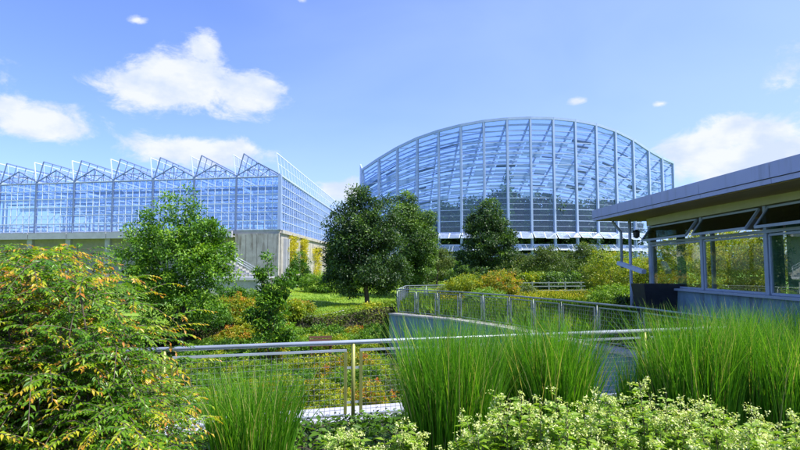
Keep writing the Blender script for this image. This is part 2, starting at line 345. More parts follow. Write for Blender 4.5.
# ------------------------------------------------------------ railings
def wire_panel(mb, a, b, z0, z1, step, r):
    d = (b-a); ln = d.length; d = d.normalized(); k = max(2, int(ln/step))
    for i in range(1, k):
        p = a + d*(ln*i/k); mb.bar(p+Vector((0, 0, z0)), p+Vector((0, 0, z1)), r, r)
    kz = int((z1-z0)/step)
    for i in range(1, kz):
        z = z0+(z1-z0)*i/kz; mb.bar(a+Vector((0, 0, z)), b+Vector((0, 0, z)), r, r)
def railing(name, pts, gap, step, r, label, toprad=.024, panelmin=1.5, z=0.0, first=None, topz=1.07, mesh=True, pm='steel'):
    root = empty(name, pts[0], label=label, cat='railing')
    og = pts[0]
    P = [p - og for p in pts]
    mb = MB(); mb.tube([p+Vector((0, 0, topz)) for p in P], toprad, 10); mb.build('top_rail', 'steel' if pm != 'steel' else 'rail_grey', root, smooth=True)
    for a, b in zip(P[:-1], P[1:]):
        d = b-a; ln = d.length; d = d.normalized()
        cuts = first if first else [ln*i/max(1, round(ln/gap)) for i in range(max(1, round(ln/gap))+1)]
        for c in cuts:
            p = a+d*c; mb = MB(); mb.tube([p+Vector((0, 0, -.02)), p+Vector((0, 0, topz-.02))], .019 if pm == 'steel' else .027, 8); mb.build('post', pm if pm != 'steel' else 'rail_grey', root, smooth=True)
        for c0, c1 in zip(cuts[:-1], cuts[1:]):
            q0 = a+d*(c0+.11); q1 = a+d*(c1-.11)
            mb = MB()
            for q in (q0, q1): mb.bar(q+Vector((0, 0, .08)), q+Vector((0, 0, topz-.11)), .028, .028)
            for zz in (.08, topz-.11): mb.bar(q0-d*.014+Vector((0, 0, zz)), q1+d*.014+Vector((0, 0, zz)), .034, .03)
            for zz in (.25, topz-.35):
                mb.bar(q0+Vector((0, 0, zz)), q0-d*.095+Vector((0, 0, zz)), .012, .03); mb.bar(q1+Vector((0, 0, zz)), q1+d*.095+Vector((0, 0, zz)), .012, .03)
            fr = mb.build('panel_frame', 'steel' if pm != 'steel' else 'rail_grey', root)
            for q in (q0, q1): mb = MB(); mb.bar(q+Vector((0, 0, .1)), q+Vector((0, 0, topz-.13)), .042, .042); mb.build('upright', pm if pm != 'steel' else 'rail_grey', fr)
            if mesh:
                mb = MB(); wire_panel(mb, q0, q1, .08, topz-.11, step, r); mb.build('wire_mesh', 'wire', fr)
    return root
# post at photo x=357 fixed; posts every 2.35 m
u0 = 2.42
cuts = [u0-2*2.45-.0, u0-2.45, u0, u0+2.45, u0+4.9, u0+7.35]
RS = RA - rdirv*2.6
cuts = [c+2.6 for c in cuts]
cuts = [c for c in cuts if c >= 0] 
railing('railing', [RS, RB], 2.45, .07, .0045, 'long steel railing with wire mesh panels in the foreground', first=[0.12]+[c for c in cuts if c > 1] + [(RB-RS).length-.05], pm='post_grass_reflection', toprad=.031)
rail_far = [p + Vector((.12, 0, 0.06)) for p in far_pts]; rail_far[-1] = Vector((6.78, 10.62, 0.0))
railing('railing', rail_far, 1.55, .10, .005, 'curved steel railing along the coping of the blue retaining wall')
railing('railing', [Vector((-.05, 27.0, .06)), Vector((.3, 31.6, .06)), Vector((2.6, 33.2, .06))], 1.55, .10, .006, 'short steel railing turning back behind the blue wall end', )

# ------------------------------------------------------------ retaining wall + ledge
def wall_along(name, pts, thick, z0, z1, m, label, cope=True, side=-1):
    root = empty(name, pts[0], label=label, cat='wall')
    offs = []
    for i, p in enumerate(pts):
        d = (pts[min(i+1, len(pts)-1)] - pts[max(i-1, 0)]).normalized(); n = Vector((d.y, -d.x, 0)); offs.append(n)
    og = pts[0]; mb = MB(); mc = MB()
    for i in range(len(pts)-1):
        a, b = pts[i]-og, pts[i+1]-og; na, nb = offs[i], offs[i+1]
        for (m_, t0, t1, za, zb) in ((mb, .002, thick, z0, z1), (mc, -.25, thick+.05, z1+.002, z1+.07)):
            c = [a+na*t0, b+nb*t0, b+nb*t1, a+na*t1]
            V = [(p.x, p.y, za) for p in c]+[(p.x, p.y, zb) for p in c]
            m_.add(V, [(0,1,2,3),(7,6,5,4),(0,4,5,1),(1,5,6,2),(2,6,7,3),(3,7,4,0)])
    mb.build('wall_face', m, root)
    mj = MB()
    for i in range(len(pts)-1):
        for t_ in (.02, .5):
            a = (pts[i]+(pts[i+1]-pts[i])*t_)-og; n_ = offs[i]*(1-t_)+offs[i+1]*t_; p = a+n_*(thick+.002)
            mj.bar(p+Vector((0, 0, z0)), p+Vector((0, 0, z1-.02)), .025, .012, up=n_)
    mj.build('joint_strips', 'slat', root)
    if cope: mc.build('coping', 'coping', root)
    return root
# normal (d.y,-d.x) must point to the sunken side: walk from near to far gives +x, so walk far -> near reversed
wall_along('retaining_wall', far_pts, .3, -3.6, -.012, 'blue_wall', 'blue-grey retaining wall with stone coping below the curved railing')
def ledge():
    root = empty('concrete_ledge', (0, 0, 0), label='broad pale concrete ledge lying behind the foreground railing', cat='ledge')
    n = Vector((-rdirv.y, rdirv.x, 0)); a = RA - rdirv*7; b = RA + rdirv*6.2
    k = 6; mb = MB()
    for i in range(k):
        p = a + (b-a)*(i/k); q = a+(b-a)*((i+1)/k) - rdirv*.012
        c = [p+n*.82, q+n*.82, q+n*1.86, p+n*1.86]
        V = [(t.x, t.y, -.37) for t in c]+[(t.x, t.y, -.25) for t in c]
        mb.add(V, [(3,2,1,0),(4,5,6,7),(0,1,5,4),(1,2,6,5),(2,3,7,6),(3,0,4,7)])
    mb.build('coping', 'concrete_pale', root)
    mb = MB(); c = [a+n*.95, b+n*.95-rdirv*.1, b+n*1.75-rdirv*.1, a+n*1.75]
    V = [(t.x, t.y, -3.6) for t in c]+[(t.x, t.y, -.372) for t in c]
    mb.add(V, [(3,2,1,0),(4,5,6,7),(0,1,5,4),(1,2,6,5),(2,3,7,6),(3,0,4,7)]); mb.build('wall_face', 'concrete', root)
ledge()

# ------------------------------------------------------------ saw-tooth greenhouse on the left
def greenhouse():
    g0 = Vector((-11.5, 55, 0)); g6 = Vector((-38.0, 60, 0)); bay = (g6-g0)/6; nb = 9; u = Vector((.030, 1, 0)).normalized(); LEN = 42
    zb, ze = 5.75, 10.95
    root = empty('greenhouse', g0, label='long glass greenhouse with rows of raised open roof vents', cat='greenhouse')
    f = bay.normalized(); Z = lambda z: Vector((0, 0, z))
    B = [bay*i for i in range(nb+1)]
    # columns: front row thick, then interior rows
    for i in range(nb+1):
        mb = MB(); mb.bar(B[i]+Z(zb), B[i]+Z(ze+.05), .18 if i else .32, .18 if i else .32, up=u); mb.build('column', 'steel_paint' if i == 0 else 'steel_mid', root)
    cm = MB(); cm.bar(Z(0), Z(ze-zb), .13, .13); c0 = None
    for j in range(1, 8):
        for i in range(nb+1):
            if c0 is None: c0 = cm.build('column', 'steel_white', root); c = c0
            else: c = c0.copy(); col.objects.link(c)
            c.location = B[i]+u*(LEN*j/7)+Z(zb)
    # front and side glazing
    def glaze(a, b, nm, step, rows, gm, bw, fm):
        d = b-a; k = round(d.length/step); mb = MB()
        mb.slab(a+Z(zb), b+Z(zb), b+Z(ze), a+Z(ze), .02); gz = mb.build(nm, gm, root)
        mb = MB()
        for i in range(k+1): p = a+d*(i/k); mb.bar(p+Z(zb), p+Z(ze), bw, bw*1.8, up=d.cross(Vector((0, 0, 1))))
        for z in rows: mb.bar(a+Z(z), b+Z(z), bw*1.8, bw*1.1)
        mb.build('glazing_bars', fm, gz)
    rows = [zb+.04, zb+.9, zb+1.75, zb+2.6, zb+3.45, zb+4.3, ze-.04]
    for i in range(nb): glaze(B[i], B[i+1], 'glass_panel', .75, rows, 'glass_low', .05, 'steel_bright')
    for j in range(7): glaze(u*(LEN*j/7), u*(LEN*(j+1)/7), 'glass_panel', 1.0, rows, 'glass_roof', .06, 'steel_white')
    glaze(u*LEN, B[nb]+u*LEN, 'glass_panel', 1.9, rows[::2], 'glass_roof', .07, 'steel_paint')
    # gutters, trusses, open vents
    for i in range(nb+1):
        mb = MB(); mb.bar(B[i]+Z(ze+.06), B[i]+u*LEN+Z(ze+.06), .22, .16); mb.build('gutter', 'steel_white', root)
    for i in range(nb):
        a, b = B[i], B[i+1]; m_ = (a+b)/2
        for j in range(0, 8):
            o = u*(LEN*j/7); tk = .09 if j == 0 else .055
            mb = MB(); ap = m_+o+Z(ze+1.28)
            mb.bar(a+o+Z(ze+.1), ap, tk, tk); mb.bar(ap, b+o+Z(ze+.1), tk, tk); mb.bar(a+o+Z(ze-.12), b+o+Z(ze-.12), tk, tk)
            for s in (.25, .5, .75):
                p = a+(b-a)*s+o; mb.bar(p+Z(ze-.12), p+Z(ze+.1+1.18*(1-abs(s-.5)*2)), tk*.6, tk*.6)
            q1 = a+(b-a)*.25+o+Z(ze+.62); q2 = a+(b-a)*.75+o+Z(ze+.62); mb.bar(m_+o+Z(ze-.12), q1, tk*.6); mb.bar(m_+o+Z(ze-.12), q2, tk*.6); mb.bar(q1, q2, tk*.6)
            mb.build('truss', 'steel_mid' if j == 0 else 'steel_paint', root)
        mb = MB()
        for j in (0, 2, 4, 6):
            o = u*(LEN*(j+.15)/7); c_ = u*(LEN*(j+1)/7)
            mb.bar(a+o+Z(zb+.1), b+o+Z(ze-.3), .035); mb.bar(b+o+Z(zb+.1), a+o+Z(ze-.3), .035); mb.bar(m_+o+Z(ze-.2), b+c_+Z(ze), .035); mb.bar(m_+o+Z(ze-.2), a+c_+Z(ze), .035)
            mb.bar(a+o+Z(zb+2.6), b+o+Z(zb+2.6), .05)
        mb.build('bracing', 'steel_bright', root)
        mb = MB(); mb.bar(m_+Z(ze+1.3), m_+u*LEN+Z(ze+1.3), .10, .10)
        for s in (.17, .33, .67, .83): mb.bar(a+(b-a)*s+Z(ze+.1+1.2*(1-abs(s-.5)*2)), a+(b-a)*s+u*LEN+Z(ze+.1+1.2*(1-abs(s-.5)*2)), .05, .05)
        mb.build('ridge_beam', 'steel_paint', root)
    for i in range(nb+1):
        for sgn in (-1, 1):                                    # -f is to the right in the photo
            if i == 0 and sgn == 1: continue
            base = B[i] - f*(.12*sgn); top = B[i] - f*((.72 if sgn > 0 else -.42)) + Z(0)
            h0, h1_ = ze+.16, ze+2.25+random.uniform(-.05, .05)
            mb = MB(); mb.bar(base+Z(h0), top+Z(h1_), .09, .09, up=u); mb.bar(base+u*LEN+Z(h0), top+u*LEN+Z(h1_), .09, .09, up=u)
            mb.bar(top+Z(h1_), top+u*LEN+Z(h1_), .08, .08); md = (base+top)/2; mb.bar(md+Z((h0+h1_)/2), md+u*LEN+Z((h0+h1_)/2), .045, .045)
            for k in range(1, 28): o = u*(LEN*k/28); mb.bar(base+o+Z(h0), top+o+Z(h1_), .05, .05, up=u)
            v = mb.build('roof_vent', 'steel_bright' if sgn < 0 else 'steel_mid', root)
            mb = MB(); mb.slab(base+Z(h0), base+u*LEN+Z(h0), top+u*LEN+Z(h1_), top+Z(h1_), .015); mb.build('glass_panel', 'glass_vent', v)
    # shade curtains folded under the trusses
    for i in range(nb):
        a, b = B[i]-(B[i]-B[i+1])*0+f*.2, B[i+1]-f*.2
        mb = MB(); md = MB()
        for j in range(14):
            o = u*(2.2+LEN*j/14); wdt = random.choice((.5, .8, 1.4, 2.0))
            zz = ze-.75-random.random()*.15
            (mb if j % 3 else md).slab(a+o+Z(zz), b+o+Z(zz), b+o+u*wdt+Z(zz), a+o+u*wdt+Z(zz), .05)
            if j % 3 == 1: mb.slab(a+o+Z(zz-.05), b+o+Z(zz-.05), b+o+Z(zz-.5), a+o+Z(zz-.5), .05)
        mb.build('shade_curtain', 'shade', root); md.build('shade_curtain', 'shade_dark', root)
        # growing benches inside
        mb = MB()
        for j in range(6):
            o = u*(2.5+j*6); p = a+o+(b-a)*.12; q = a+o+(b-a)*.88
            mb.slab(p+Z(zb+.85), q+Z(zb+.85), q+u*1.6+Z(zb+.85), p+u*1.6+Z(zb+.85), .08)
            for s in (p, q): mb.bar(s+Z(zb), s+Z(zb+.8), .07); mb.bar(s+u*1.5+Z(zb), s+u*1.5+Z(zb+.8), .07)
        mb.build('growing_bench', 'steel_white', root)
    # slab, pale band and supporting walls
    mb = MB(); e = B[nb]
    W_ = [Vector((0, 0, 0)), u*LEN, e+u*LEN, e]
    V = [p+Z(zb-.35) for p in W_]+[p+Z(zb-.003) for p in W_]; mb.add(V, [(0,1,2,3),(7,6,5,4),(0,4,5,1),(1,5,6,2),(2,6,7,3),(3,7,4,0)])
    mb.build('floor_slab', 'concrete', root)
    mb = MB()
    for i in range(1, nb):
        p, q = B[i]-u*.9+f*.04, B[i+1]-u*.9-f*.04; mb.bar(p+Z(zb-.42), q+Z(zb-.42), .25, .62)
    mb.build('parapet', 'concrete_pale', root)
    mb = MB(); mb.slab(B[1]-u*.78+Z(zb-.6), e-u*.78+Z(zb-.6), e+u*.1+Z(zb-.6), B[1]+u*.1+Z(zb-.6), .1); mb.build('walkway', 'concrete', root)
    mb = MB(); mb.slab(B[1]+u*1.6+Z(-3.5), e+u*1.6+Z(-3.5), e+u*1.6+Z(zb-.36), B[1]+u*1.6+Z(zb-.36), .3); mb.build('basement_wall', 'concrete', root)
    for i in range(2, nb+1):
        mb = MB(); mb.bar(B[i]-u*.5+Z(-3.5), B[i]-u*.5+Z(zb-.66), .5, .5); mb.build('pier', 'concrete', root)
    # front concrete block with panel joints between column 0 and 1
    for k in range(4):
        p = B[1]*(k/4); q = B[1]*((k+1)/4)+(B[0]-B[1]).normalized()*.04
        mb = MB(); mb.slab(p+Z(-2), q+Z(-2), q+Z(zb-.36), p+Z(zb-.36), .25); mb.build('wall_panel', 'concrete_old', root)
    mb = MB(); mb.slab(u*.2+Z(-2), u*LEN+Z(-2), u*LEN+Z(zb-.36), u*.2+Z(zb-.36), .3); mb.build('side_wall', 'concrete_old', root)
    for k, dy in enumerate((1.2, 2.2)):
        mb = MB(); mb.bar(u*dy+Vector((.3, 0, -1)), u*dy+Vector((.3, 0, zb-.8)), .35, .35); mb.build('pilaster', 'concrete_pale', root)
    mb = MB(); mb.bar(u*.1+Vector((.25, 0, zb-.18)), u*LEN+Vector((.25, 0, zb-.18)), .16, .34); mb.build('base_beam', 'concrete_old', root)
    # handrail on the left walkway
    mb = MB(); a = B[2]-u*.9; b = e-u*.9; mb.bar(a+Z(zb+.75), b+Z(zb+.75), .05); mb.bar(a+Z(zb+.4), b+Z(zb+.4), .03)
    k = 22
    for i in range(k+1): p = a+(b-a)*(i/k); mb.bar(p+Z(zb-.1), p+Z(zb+.75), .045)
    mb.build('handrail', 'steel_paint', root)
greenhouse()

# ------------------------------------------------------------ bow-fronted conservatory
def conservatory():
    Rr = 36.0; cx, cy = 17.1, 112.0; step = 3.08/Rr
    angs = [(-8.0+i)*step+.008 for i in range(17)]
    angs = [a for a in angs]
    tops_px = [(360,172),(370,165),(387,154),(407,143),(428,134.5),(451,128),(473.5,123),(496.6,120),(521,118.3),(545,118.2),(566,119.5),(589,122.5),(610,128),(630,136.5),(644,146),(657,155),(668,160),(676,163.5)]
    def topz(x, y):
        px = 400 + F*x/y          # interpolate the measured roof curve
        xs = [t[0] for t in tops_px]; ys = [t[1] for t in tops_px]
        py = float(np.interp(px, xs, ys)); return at(px, py, y).z
    root = empty('glass_conservatory', (cx, cy-Rr, 0), label='huge glass conservatory with a bowed front and arched top', cat='conservatory')
    og = Vector((cx, cy-Rr, 0)); Z = lambda z: Vector((0, 0, z))
    P = []; T = []
    for a in angs:
        p = Vector((cx+Rr*math.sin(a), cy-Rr*math.cos(a), 0)); P.append(p-og); T.append(topz(p.x, p.y))
    n = len(P); DEP = 40
    TB = [t*.40+1.2 for t in T]; lp_ = lambda i, k, K, dz: P[i]*(1-k/K)+Vector((P[i].x, DEP, 0))*(k/K)+Vector((0, 0, T[i]+(TB[i]-T[i])*k/K+dz))
    back = [Vector((p.x, DEP, 0)) for p in P]
    z0 = 6.85; lev = [.5, 2.05, 3.6, 5.2]+[z0+1.5*k for k in range(11)]
    for i in range(n):
        mb = MB(); nrm = Vector((math.sin(angs[i]), -math.cos(angs[i]), 0))
        mb.bar(P[i]+nrm*.1, P[i]+nrm*.1+Z(T[i]), .24, .38, up=nrm); mb.build('column', 'steel_blue', root)
        mb = MB(); mb.bar(lp_(i, 0, 1, -.2), lp_(i, 1, 1, -.2), .10, .22)
        for k in range(1, 6): mb.bar(lp_(i, k, 6, -.2), lp_(i, k, 6, -.9), .06)
        mb.build('roof_truss', 'steel_blue', root)
    for i in range(n-1):
        nrm = Vector((math.sin((angs[i]+angs[i+1])/2), -math.cos((angs[i]+angs[i+1])/2), 0)); a, b = P[i], P[i+1]; Tm = min(T[i], T[i+1])
        mb = MB(); mb.add([a+Z(z0), b+Z(z0), b+Z(T[i+1]), a+Z(T[i])], [(0, 1, 2, 3)]); mb.add([a+Z(0), b+Z(0), b+Z(5.2-1.2), a+Z(5.2-1.2)], [(0, 1, 2, 3)])
        gp = mb.build('glass_panel', 'glass_big', root)
        mb = MB()
        for z in lev:
            if z < Tm-1.1 and z > 6: mb.bar(a+Z(z+.75), b+Z(z+.75), .04, .045)
            if z < Tm-.3: mb.bar(a+Z(z), b+Z(z), .09, .10)
            elif z < max(T[i], T[i+1])-.3:
                lo, hi, tl, th = (a, b, T[i], T[i+1]) if T[i] < T[i+1] else (b, a, T[i+1], T[i]); s = (z+.25-tl)/(th-tl); mb.bar(lo+(hi-lo)*s+Z(z), hi+Z(z), .09, .10)
        m_ = (a+b)/2; 
        mb.bar(a+nrm*.15+Z(T[i]), b+nrm*.15+Z(T[i+1]), .30, .34)
        mb.bar(a+Z(T[i]-.75), b+Z(T[i+1]-.75), .08, .10)
        dv = (b-a).normalized()*.16
        mb.bar(a+dv+Z(.3), a+dv+Z(T[i]), .06); mb.bar(b-dv+Z(.3), b-dv+Z(T[i+1]), .06)
        mb.build('glazing_bars', 'steel_blue', gp)
        # roof glass with purlins
        mb = MB(); c, d = back[i], back[i+1]
        mb.add([a+Z(T[i]+.05), b+Z(T[i+1]+.05), d+Z(TB[i+1]+.05), c+Z(TB[i]+.05)], [(0, 1, 2, 3)]); rf = mb.build('roof_glazing', 'glass_roof', root)
        mb = MB(); K = 30; sh = MB(); sd_ = MB()
        for k in range(1, K+1):
            p = lp_(i, k, K, -.15); q = lp_(i+1, k, K, -.15); mb.bar(p, q, .07, .16)
            if k % 2: mb.bar(p-Z(1.35), q-Z(1.35), .08, .10)
            fr_ = random.choice((.2, .3, .5, .9, .0, .4))
            if fr_ and k < K:
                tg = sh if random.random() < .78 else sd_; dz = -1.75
                s0, s1 = (.04, .96) if random.random() < .7 else random.choice(((.04, .6), (.35, .96)))
                e = lambda s_, kk: lp_(i, kk, K, dz)*(1-s_)+lp_(i+1, kk, K, dz)*s_
                tg.slab(e(s0, k), e(s1, k), e(s1, k+fr_), e(s0, k+fr_), .10)
        for s_ in (0, 1): mb.bar(lp_(i+s_, 0, 1, -.15)+(Vector((.12, 0, 0)) if s_ == 0 else Vector((-.12, 0, 0))), lp_(i+s_, 1, 1, -.15)+(Vector((.12, 0, 0)) if s_ == 0 else Vector((-.12, 0, 0))), .05)
        mb.build('purlins', 'steel_paint', rf); sh.build('shade_roll', 'shade', root)
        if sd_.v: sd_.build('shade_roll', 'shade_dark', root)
        # back wall glazing
        mb = MB(); mb.add([c+Z(0), d+Z(0), d+Z(TB[i+1]), c+Z(TB[i])], [(0, 1, 2, 3)]); bw = mb.build('glass_panel', 'glass_roof', root)
        mb = MB()
        for z in lev[::1]:
            if z < min(TB[i], TB[i+1])-.3: mb.bar(c+Z(z), d+Z(z), .1, .14)
        mb.bar(c, c+Z(TB[i]), .2); mb.bar(d-Vector((.2, 0, 0)), d-Vector((.2, 0, 0))+Z(TB[i+1]), .06); mb.build('glazing_bars', 'steel_paint', bw)
        # two rows of opened awning windows, two per bay
        for zt in (z0-.03, 5.17):
            for h in (0, 1):
                s0, s1 = (.03, .49) if h == 0 else (.51, .97)
                p = a+(b-a)*s0+nrm*.12+Z(zt); q = a+(b-a)*s1+nrm*.12+Z(zt); ang = R(random.choice((50, 54, 57)))
                dn = nrm*math.sin(ang)*1.35-Z(1)*math.cos(ang)*1.35
                mb = MB(); mb.bar(p, q, .07); mb.bar(p+dn, q+dn, .07); mb.bar(p, p+dn, .06); mb.bar(q, q+dn, .06); fw = mb.build('awning_window', 'steel_bright', root)
                mb = MB(); mb.slab(p, q, q+dn, p+dn, .02); mb.build('pane', 'glass_awning', fw)
    for s, i in ((-1, 0), (1, n-1)):
        mb = MB(); mb.add([P[i]+Z(0), back[i]+Z(0), back[i]+Z(TB[i]), P[i]+Z(T[i])], [(0, 1, 2, 3)]); sg = mb.build('glass_panel', 'glass_roof', root)
        mb = MB()
        for z in lev:
            kk = min(1, (z-T[i])/(TB[i]-T[i])) if z < T[i] else 0
            if kk > .05: mb.bar(P[i]+Z(z), P[i]+(back[i]-P[i])*kk+Z(z), .1)
        for k in range(1, 14): p = P[i]+(back[i]-P[i])*(k/14); mb.bar(p, p+Z(T[i]+(TB[i]-T[i])*k/14), .12)
        mb.build('glazing_bars', 'steel_paint', sg)
    # flat fin at the left corner
    p = P[0]; mb = MB(); q = at(360.5, 170, 86)-og; mb.slab((q.x, q.y, 0), (p.x-.15, p.y+.6, 0), (p.x-.15, p.y+.6, T[0]+.4), (q.x, q.y, at(360.5, 164, 86).z), .2); mb.build('corner_fin', 'steel_blue', root)
    # stone plinth & internal floor
    mb = MB()
    for i in range(n-1): mb.bar(P[i]-Z(.3), P[i+1]-Z(.3), .4, 1.6)
    mb.build('plinth', 'concrete', root)
    return og, P, T
cons_og, cons_P, cons_T = conservatory()

# ------------------------------------------------------------ pavilion on the right
def pavilion():
    wd = Vector((.0225, 1, 0)).normalized(); O = Vector((9.55, 22, 0))
    root = empty('garden_pavilion', O, label='low pavilion with wide flat blue roof edge and large windows', cat='building')
    Z = lambda z: Vector((0, 0, z)); at_d = lambda dd: wd*((dd-22))      # point on the wall plane
    X = Vector((1, -.0225, 0)).normalized()
    ds = [22, 18.05, 14.75, 11.2, 7.6, 4.0]; sill, head, top = 1.40, 3.0, 3.68
    mb = MB(); mb.slab(at_d(22)+Z(0), at_d(4)+Z(0), at_d(4)+Z(sill-.06), at_d(22)+Z(sill-.06), .2); mb.build('base_wall', 'blue_wall', root)
    mb = MB(); mb.bar(at_d(22.05)-X*.08+Z(sill-.02), at_d(4)-X*.08+Z(sill-.02), .3, .07); mb.build('window_sill', 'frame_blue', root)
    for k, d in enumerate(ds):
        mb = MB(); mb.bar(at_d(d)+Z(sill+.02), at_d(d)+Z(top), .13 if k else .22, .12, up=X); mb.build('mullion', 'frame_blue', root)
    mb = MB(); mb.bar(at_d(22)-X*.01+Z(head+.03), at_d(4)-X*.01+Z(head+.03), .13, .08); mb.build('transom', 'frame_blue', root)
    mb = MB(); mb.slab(at_d(22.1)+Z(top+.02), at_d(4)+Z(top+.02), at_d(4)+Z(3.98), at_d(22.1)+Z(3.98), .2); mb.build('cream_trim', 'cream', root)
    for d0, d1 in zip(ds[:-1], ds[1:]):
        mb = MB(); a = at_d(d0-.12); b = at_d(d1+.1)
        mb.slab(a+Z(sill+.02), b+Z(sill+.02), b+Z(head-.03), a+Z(head-.03), .012); wp = mb.build('window_pane', 'glass_win', root)
        mb = MB(); sa, sb = a-X*.01, b-X*.01
        for zz in (sill+.05, head-.06): mb.bar(sa+Z(zz), sb+Z(zz), .05, .06)
        for e_ in (sa, sb): mb.bar(e_+Z(sill+.05), e_+Z(head-.06), .06, .05, up=X)
        mb.build('sash', 'frame_blue', wp)
        # awning window pushed out at the bottom
        c = at_d(d0-.2)-X*.06; e = at_d(d1+.2)-X*.06; dn = -X*.36-Z(.50)
        mb = MB(); zt = top-.05
        mb.bar(c+Z(zt), e+Z(zt), .05, .06); mb.bar(c+Z(zt)+dn, e+Z(zt)+dn, .05, .07); mb.bar(c+Z(zt), c+Z(zt)+dn, .06, .06, up=wd); mb.bar(e+Z(zt), e+Z(zt)+dn, .06, .06, up=wd)
        fw = mb.build('awning_window', 'frame_blue', root)
        mb = MB(); mb.slab(c+Z(zt), e+Z(zt), e+Z(zt)+dn, c+Z(zt)+dn, .012); mb.build('pane', 'glass_tint', fw)
    # far end wall with windows, rear wall, floor, ceiling
    mb = MB(); q = wd*.05; mb.slab(X*.1+q, X*9+q, X*9+q+Z(.9), X*.1+q+Z(.9), .2); mb.slab(X*.1+q+Z(3.55), X*9+q+Z(3.55), X*9+q+Z(3.98), X*.1+q+Z(3.98), .2)
    for k in range(5): mb.bar(X*(.15+2.2*k)+q+Z(.8), X*(.15+2.2*k)+q+Z(3.6), .12)
    mb.build('end_wall', 'frame_blue', root)
    mb = MB(); mb.slab(X*.2+q+Z(.9), X*8.9+q+Z(.9), X*8.9+q+Z(3.55), X*.2+q+Z(3.55), .012); mb.build('window_pane', 'glass_roof', root)
    mb = MB(); mb.slab(at_d(22)+X*9, at_d(4)+X*9, at_d(4)+X*9+Z(.9), at_d(22)+X*9+Z(.9), .2); mb.slab(at_d(22)+X*9+Z(3.4), at_d(4)+X*9+Z(3.4), at_d(4)+X*9+Z(3.98), at_d(22)+X*9+Z(3.98), .2)
    for k in range(9): mb.bar(at_d(22-2.25*k)+X*9+Z(.8), at_d(22-2.25*k)+X*9+Z(3.5), .14)
    mb.build('rear_wall', 'frame_blue', root)
    mb = MB(); mb.slab(at_d(4)+X*.11, at_d(4)+X*8.9, at_d(4)+X*8.9+Z(3.97), at_d(4)+X*.11+Z(3.97), .2); mb.build('end_wall', 'interior', root)
    mb = MB(); mb.slab(at_d(21.8)+X*.12+Z(.5), at_d(4.2)+X*.12+Z(.5), at_d(4.2)+X*8.8+Z(.5), at_d(21.8)+X*8.8+Z(.5), .1); mb.build('floor_slab', 'interior', root)
    for k, d in enumerate((20.6, 15.3, 14.55, 13.8, 13.05, 12.3, 11.55, 10.8, 10.05, 9.3, 8.55)):
        mb = MB(); 
        for q in range(7):
            w0, w1 = d-.1*q, d-.1*(q+1); o0, o1 = (.3, .36) if q % 2 else (.36, .3)
            mb.slab(at_d(w0)+X*o0+Z(.56), at_d(w1)+X*o1+Z(.56), at_d(w1)+X*o1+Z(3.6), at_d(w0)+X*o0+Z(3.6), .02)
        mb.build('curtain', 'curtain', root)
    for d in (20.0, 15.4, 10): mb = MB(); mb.tube([at_d(d)+X*3.2+Z(.55), at_d(d)+X*3.2+Z(3.9)], .13, 12); mb.build('inner_column', 'steel_white', root)
    # roof: slightly falling towards the camera
    def rz(y): return 4.08 - (24-y)*.015
    x0 = lambda y: (8.12+(y-24)*.0225)-O.x
    y0, y1 = 24.2, 3.0
    c = [(x0(y0), y0-22), (x0(y1), y1-22), (12, y1-22), (12, y0-22)]
    zs = [rz(y0), rz(y1), rz(y1), rz(y0)]
    mb = MB(); V = [(p[0]+(.06 if i < 2 else 0), p[1], z+.0) for i, (p, z) in enumerate(zip(c, zs))]+[(p[0]+(.06 if i < 2 else 0), p[1], z+.40) for i, (p, z) in enumerate(zip(c, zs))]
    mb.add(V, [(3,2,1,0),(4,5,6,7),(1,5,6,2),(2,6,7,3),(3,7,4,0)]); mb.build('roof', 'fascia', root)
    mb = MB(); V = [(p[0]+(.1 if i < 2 else -.1), p[1]+(-.05 if i in (0, 3) else .05), z-.03) for i, (p, z) in enumerate(zip(c, zs))]; V2 = [(v[0], v[1], v[2]+.028) for v in V]
    mb.add(V+V2, [(0,1,2,3),(7,6,5,4),(0,4,5,1),(1,5,6,2),(2,6,7,3),(3,7,4,0)]); mb.build('soffit', 'soffit', root)
    # fascia in sheet lengths with a drip line
    mb = MB(); k = 7
    for i in range(k):
        a = y0+(y1-y0)*i/k; b = y0+(y1-y0)*(i+1)/k+.015
        mb.slab((x0(a), a-22, rz(a)+.10), (x0(b), b-22, rz(b)+.10), (x0(b), b-22, rz(b)+.43), (x0(a), a-22, rz(a)+.43), .10)
        mb.slab((x0(a)+.02, a-22, rz(a)-.02), (x0(b)+.02, b-22, rz(b)-.02), (x0(b)+.02, b-22, rz(b)+.085), (x0(a)+.02, a-22, rz(a)+.085), .08)
    mb.build('fascia', 'fascia', root)
    mb = MB(); mb.slab((x0(y0), y0-22+.05, rz(y0)), (12, y0-22+.05, rz(y0)), (12, y0-22+.05, rz(y0)+.42), (x0(y0), y0-22+.05, rz(y0)+.42), .1); mb.build('fascia', 'fascia', root)
    # downspout, slim column, chute
    def lp(px, py, d): return at(px, py, d)-O
    dsx = lp(613, 222, 23.4)
    mb = MB(); p1 = lp(621, 232, 23.4); mb.tube([dsx+Z(.1), dsx-Z(.03), p1, p1-Z(.1), lp(622, 268, 23.4)], .055, 10); mb.build('downspout', 'frame_blue', root, smooth=True)
    p = lp(629.5, 222, 23.2); mb = MB(); mb.tube([(p.x, p.y, 0), (p.x, p.y, 4.04)], .06, 12); mb.build('roof_column', 'steel_white', root, smooth=True)
    mb = MB(); mb.bar(lp(619, 263, 23.0), lp(644, 272, 21.6), .20, .14); mb.build('rain_chute', 'steel_white', root)
pavilion()
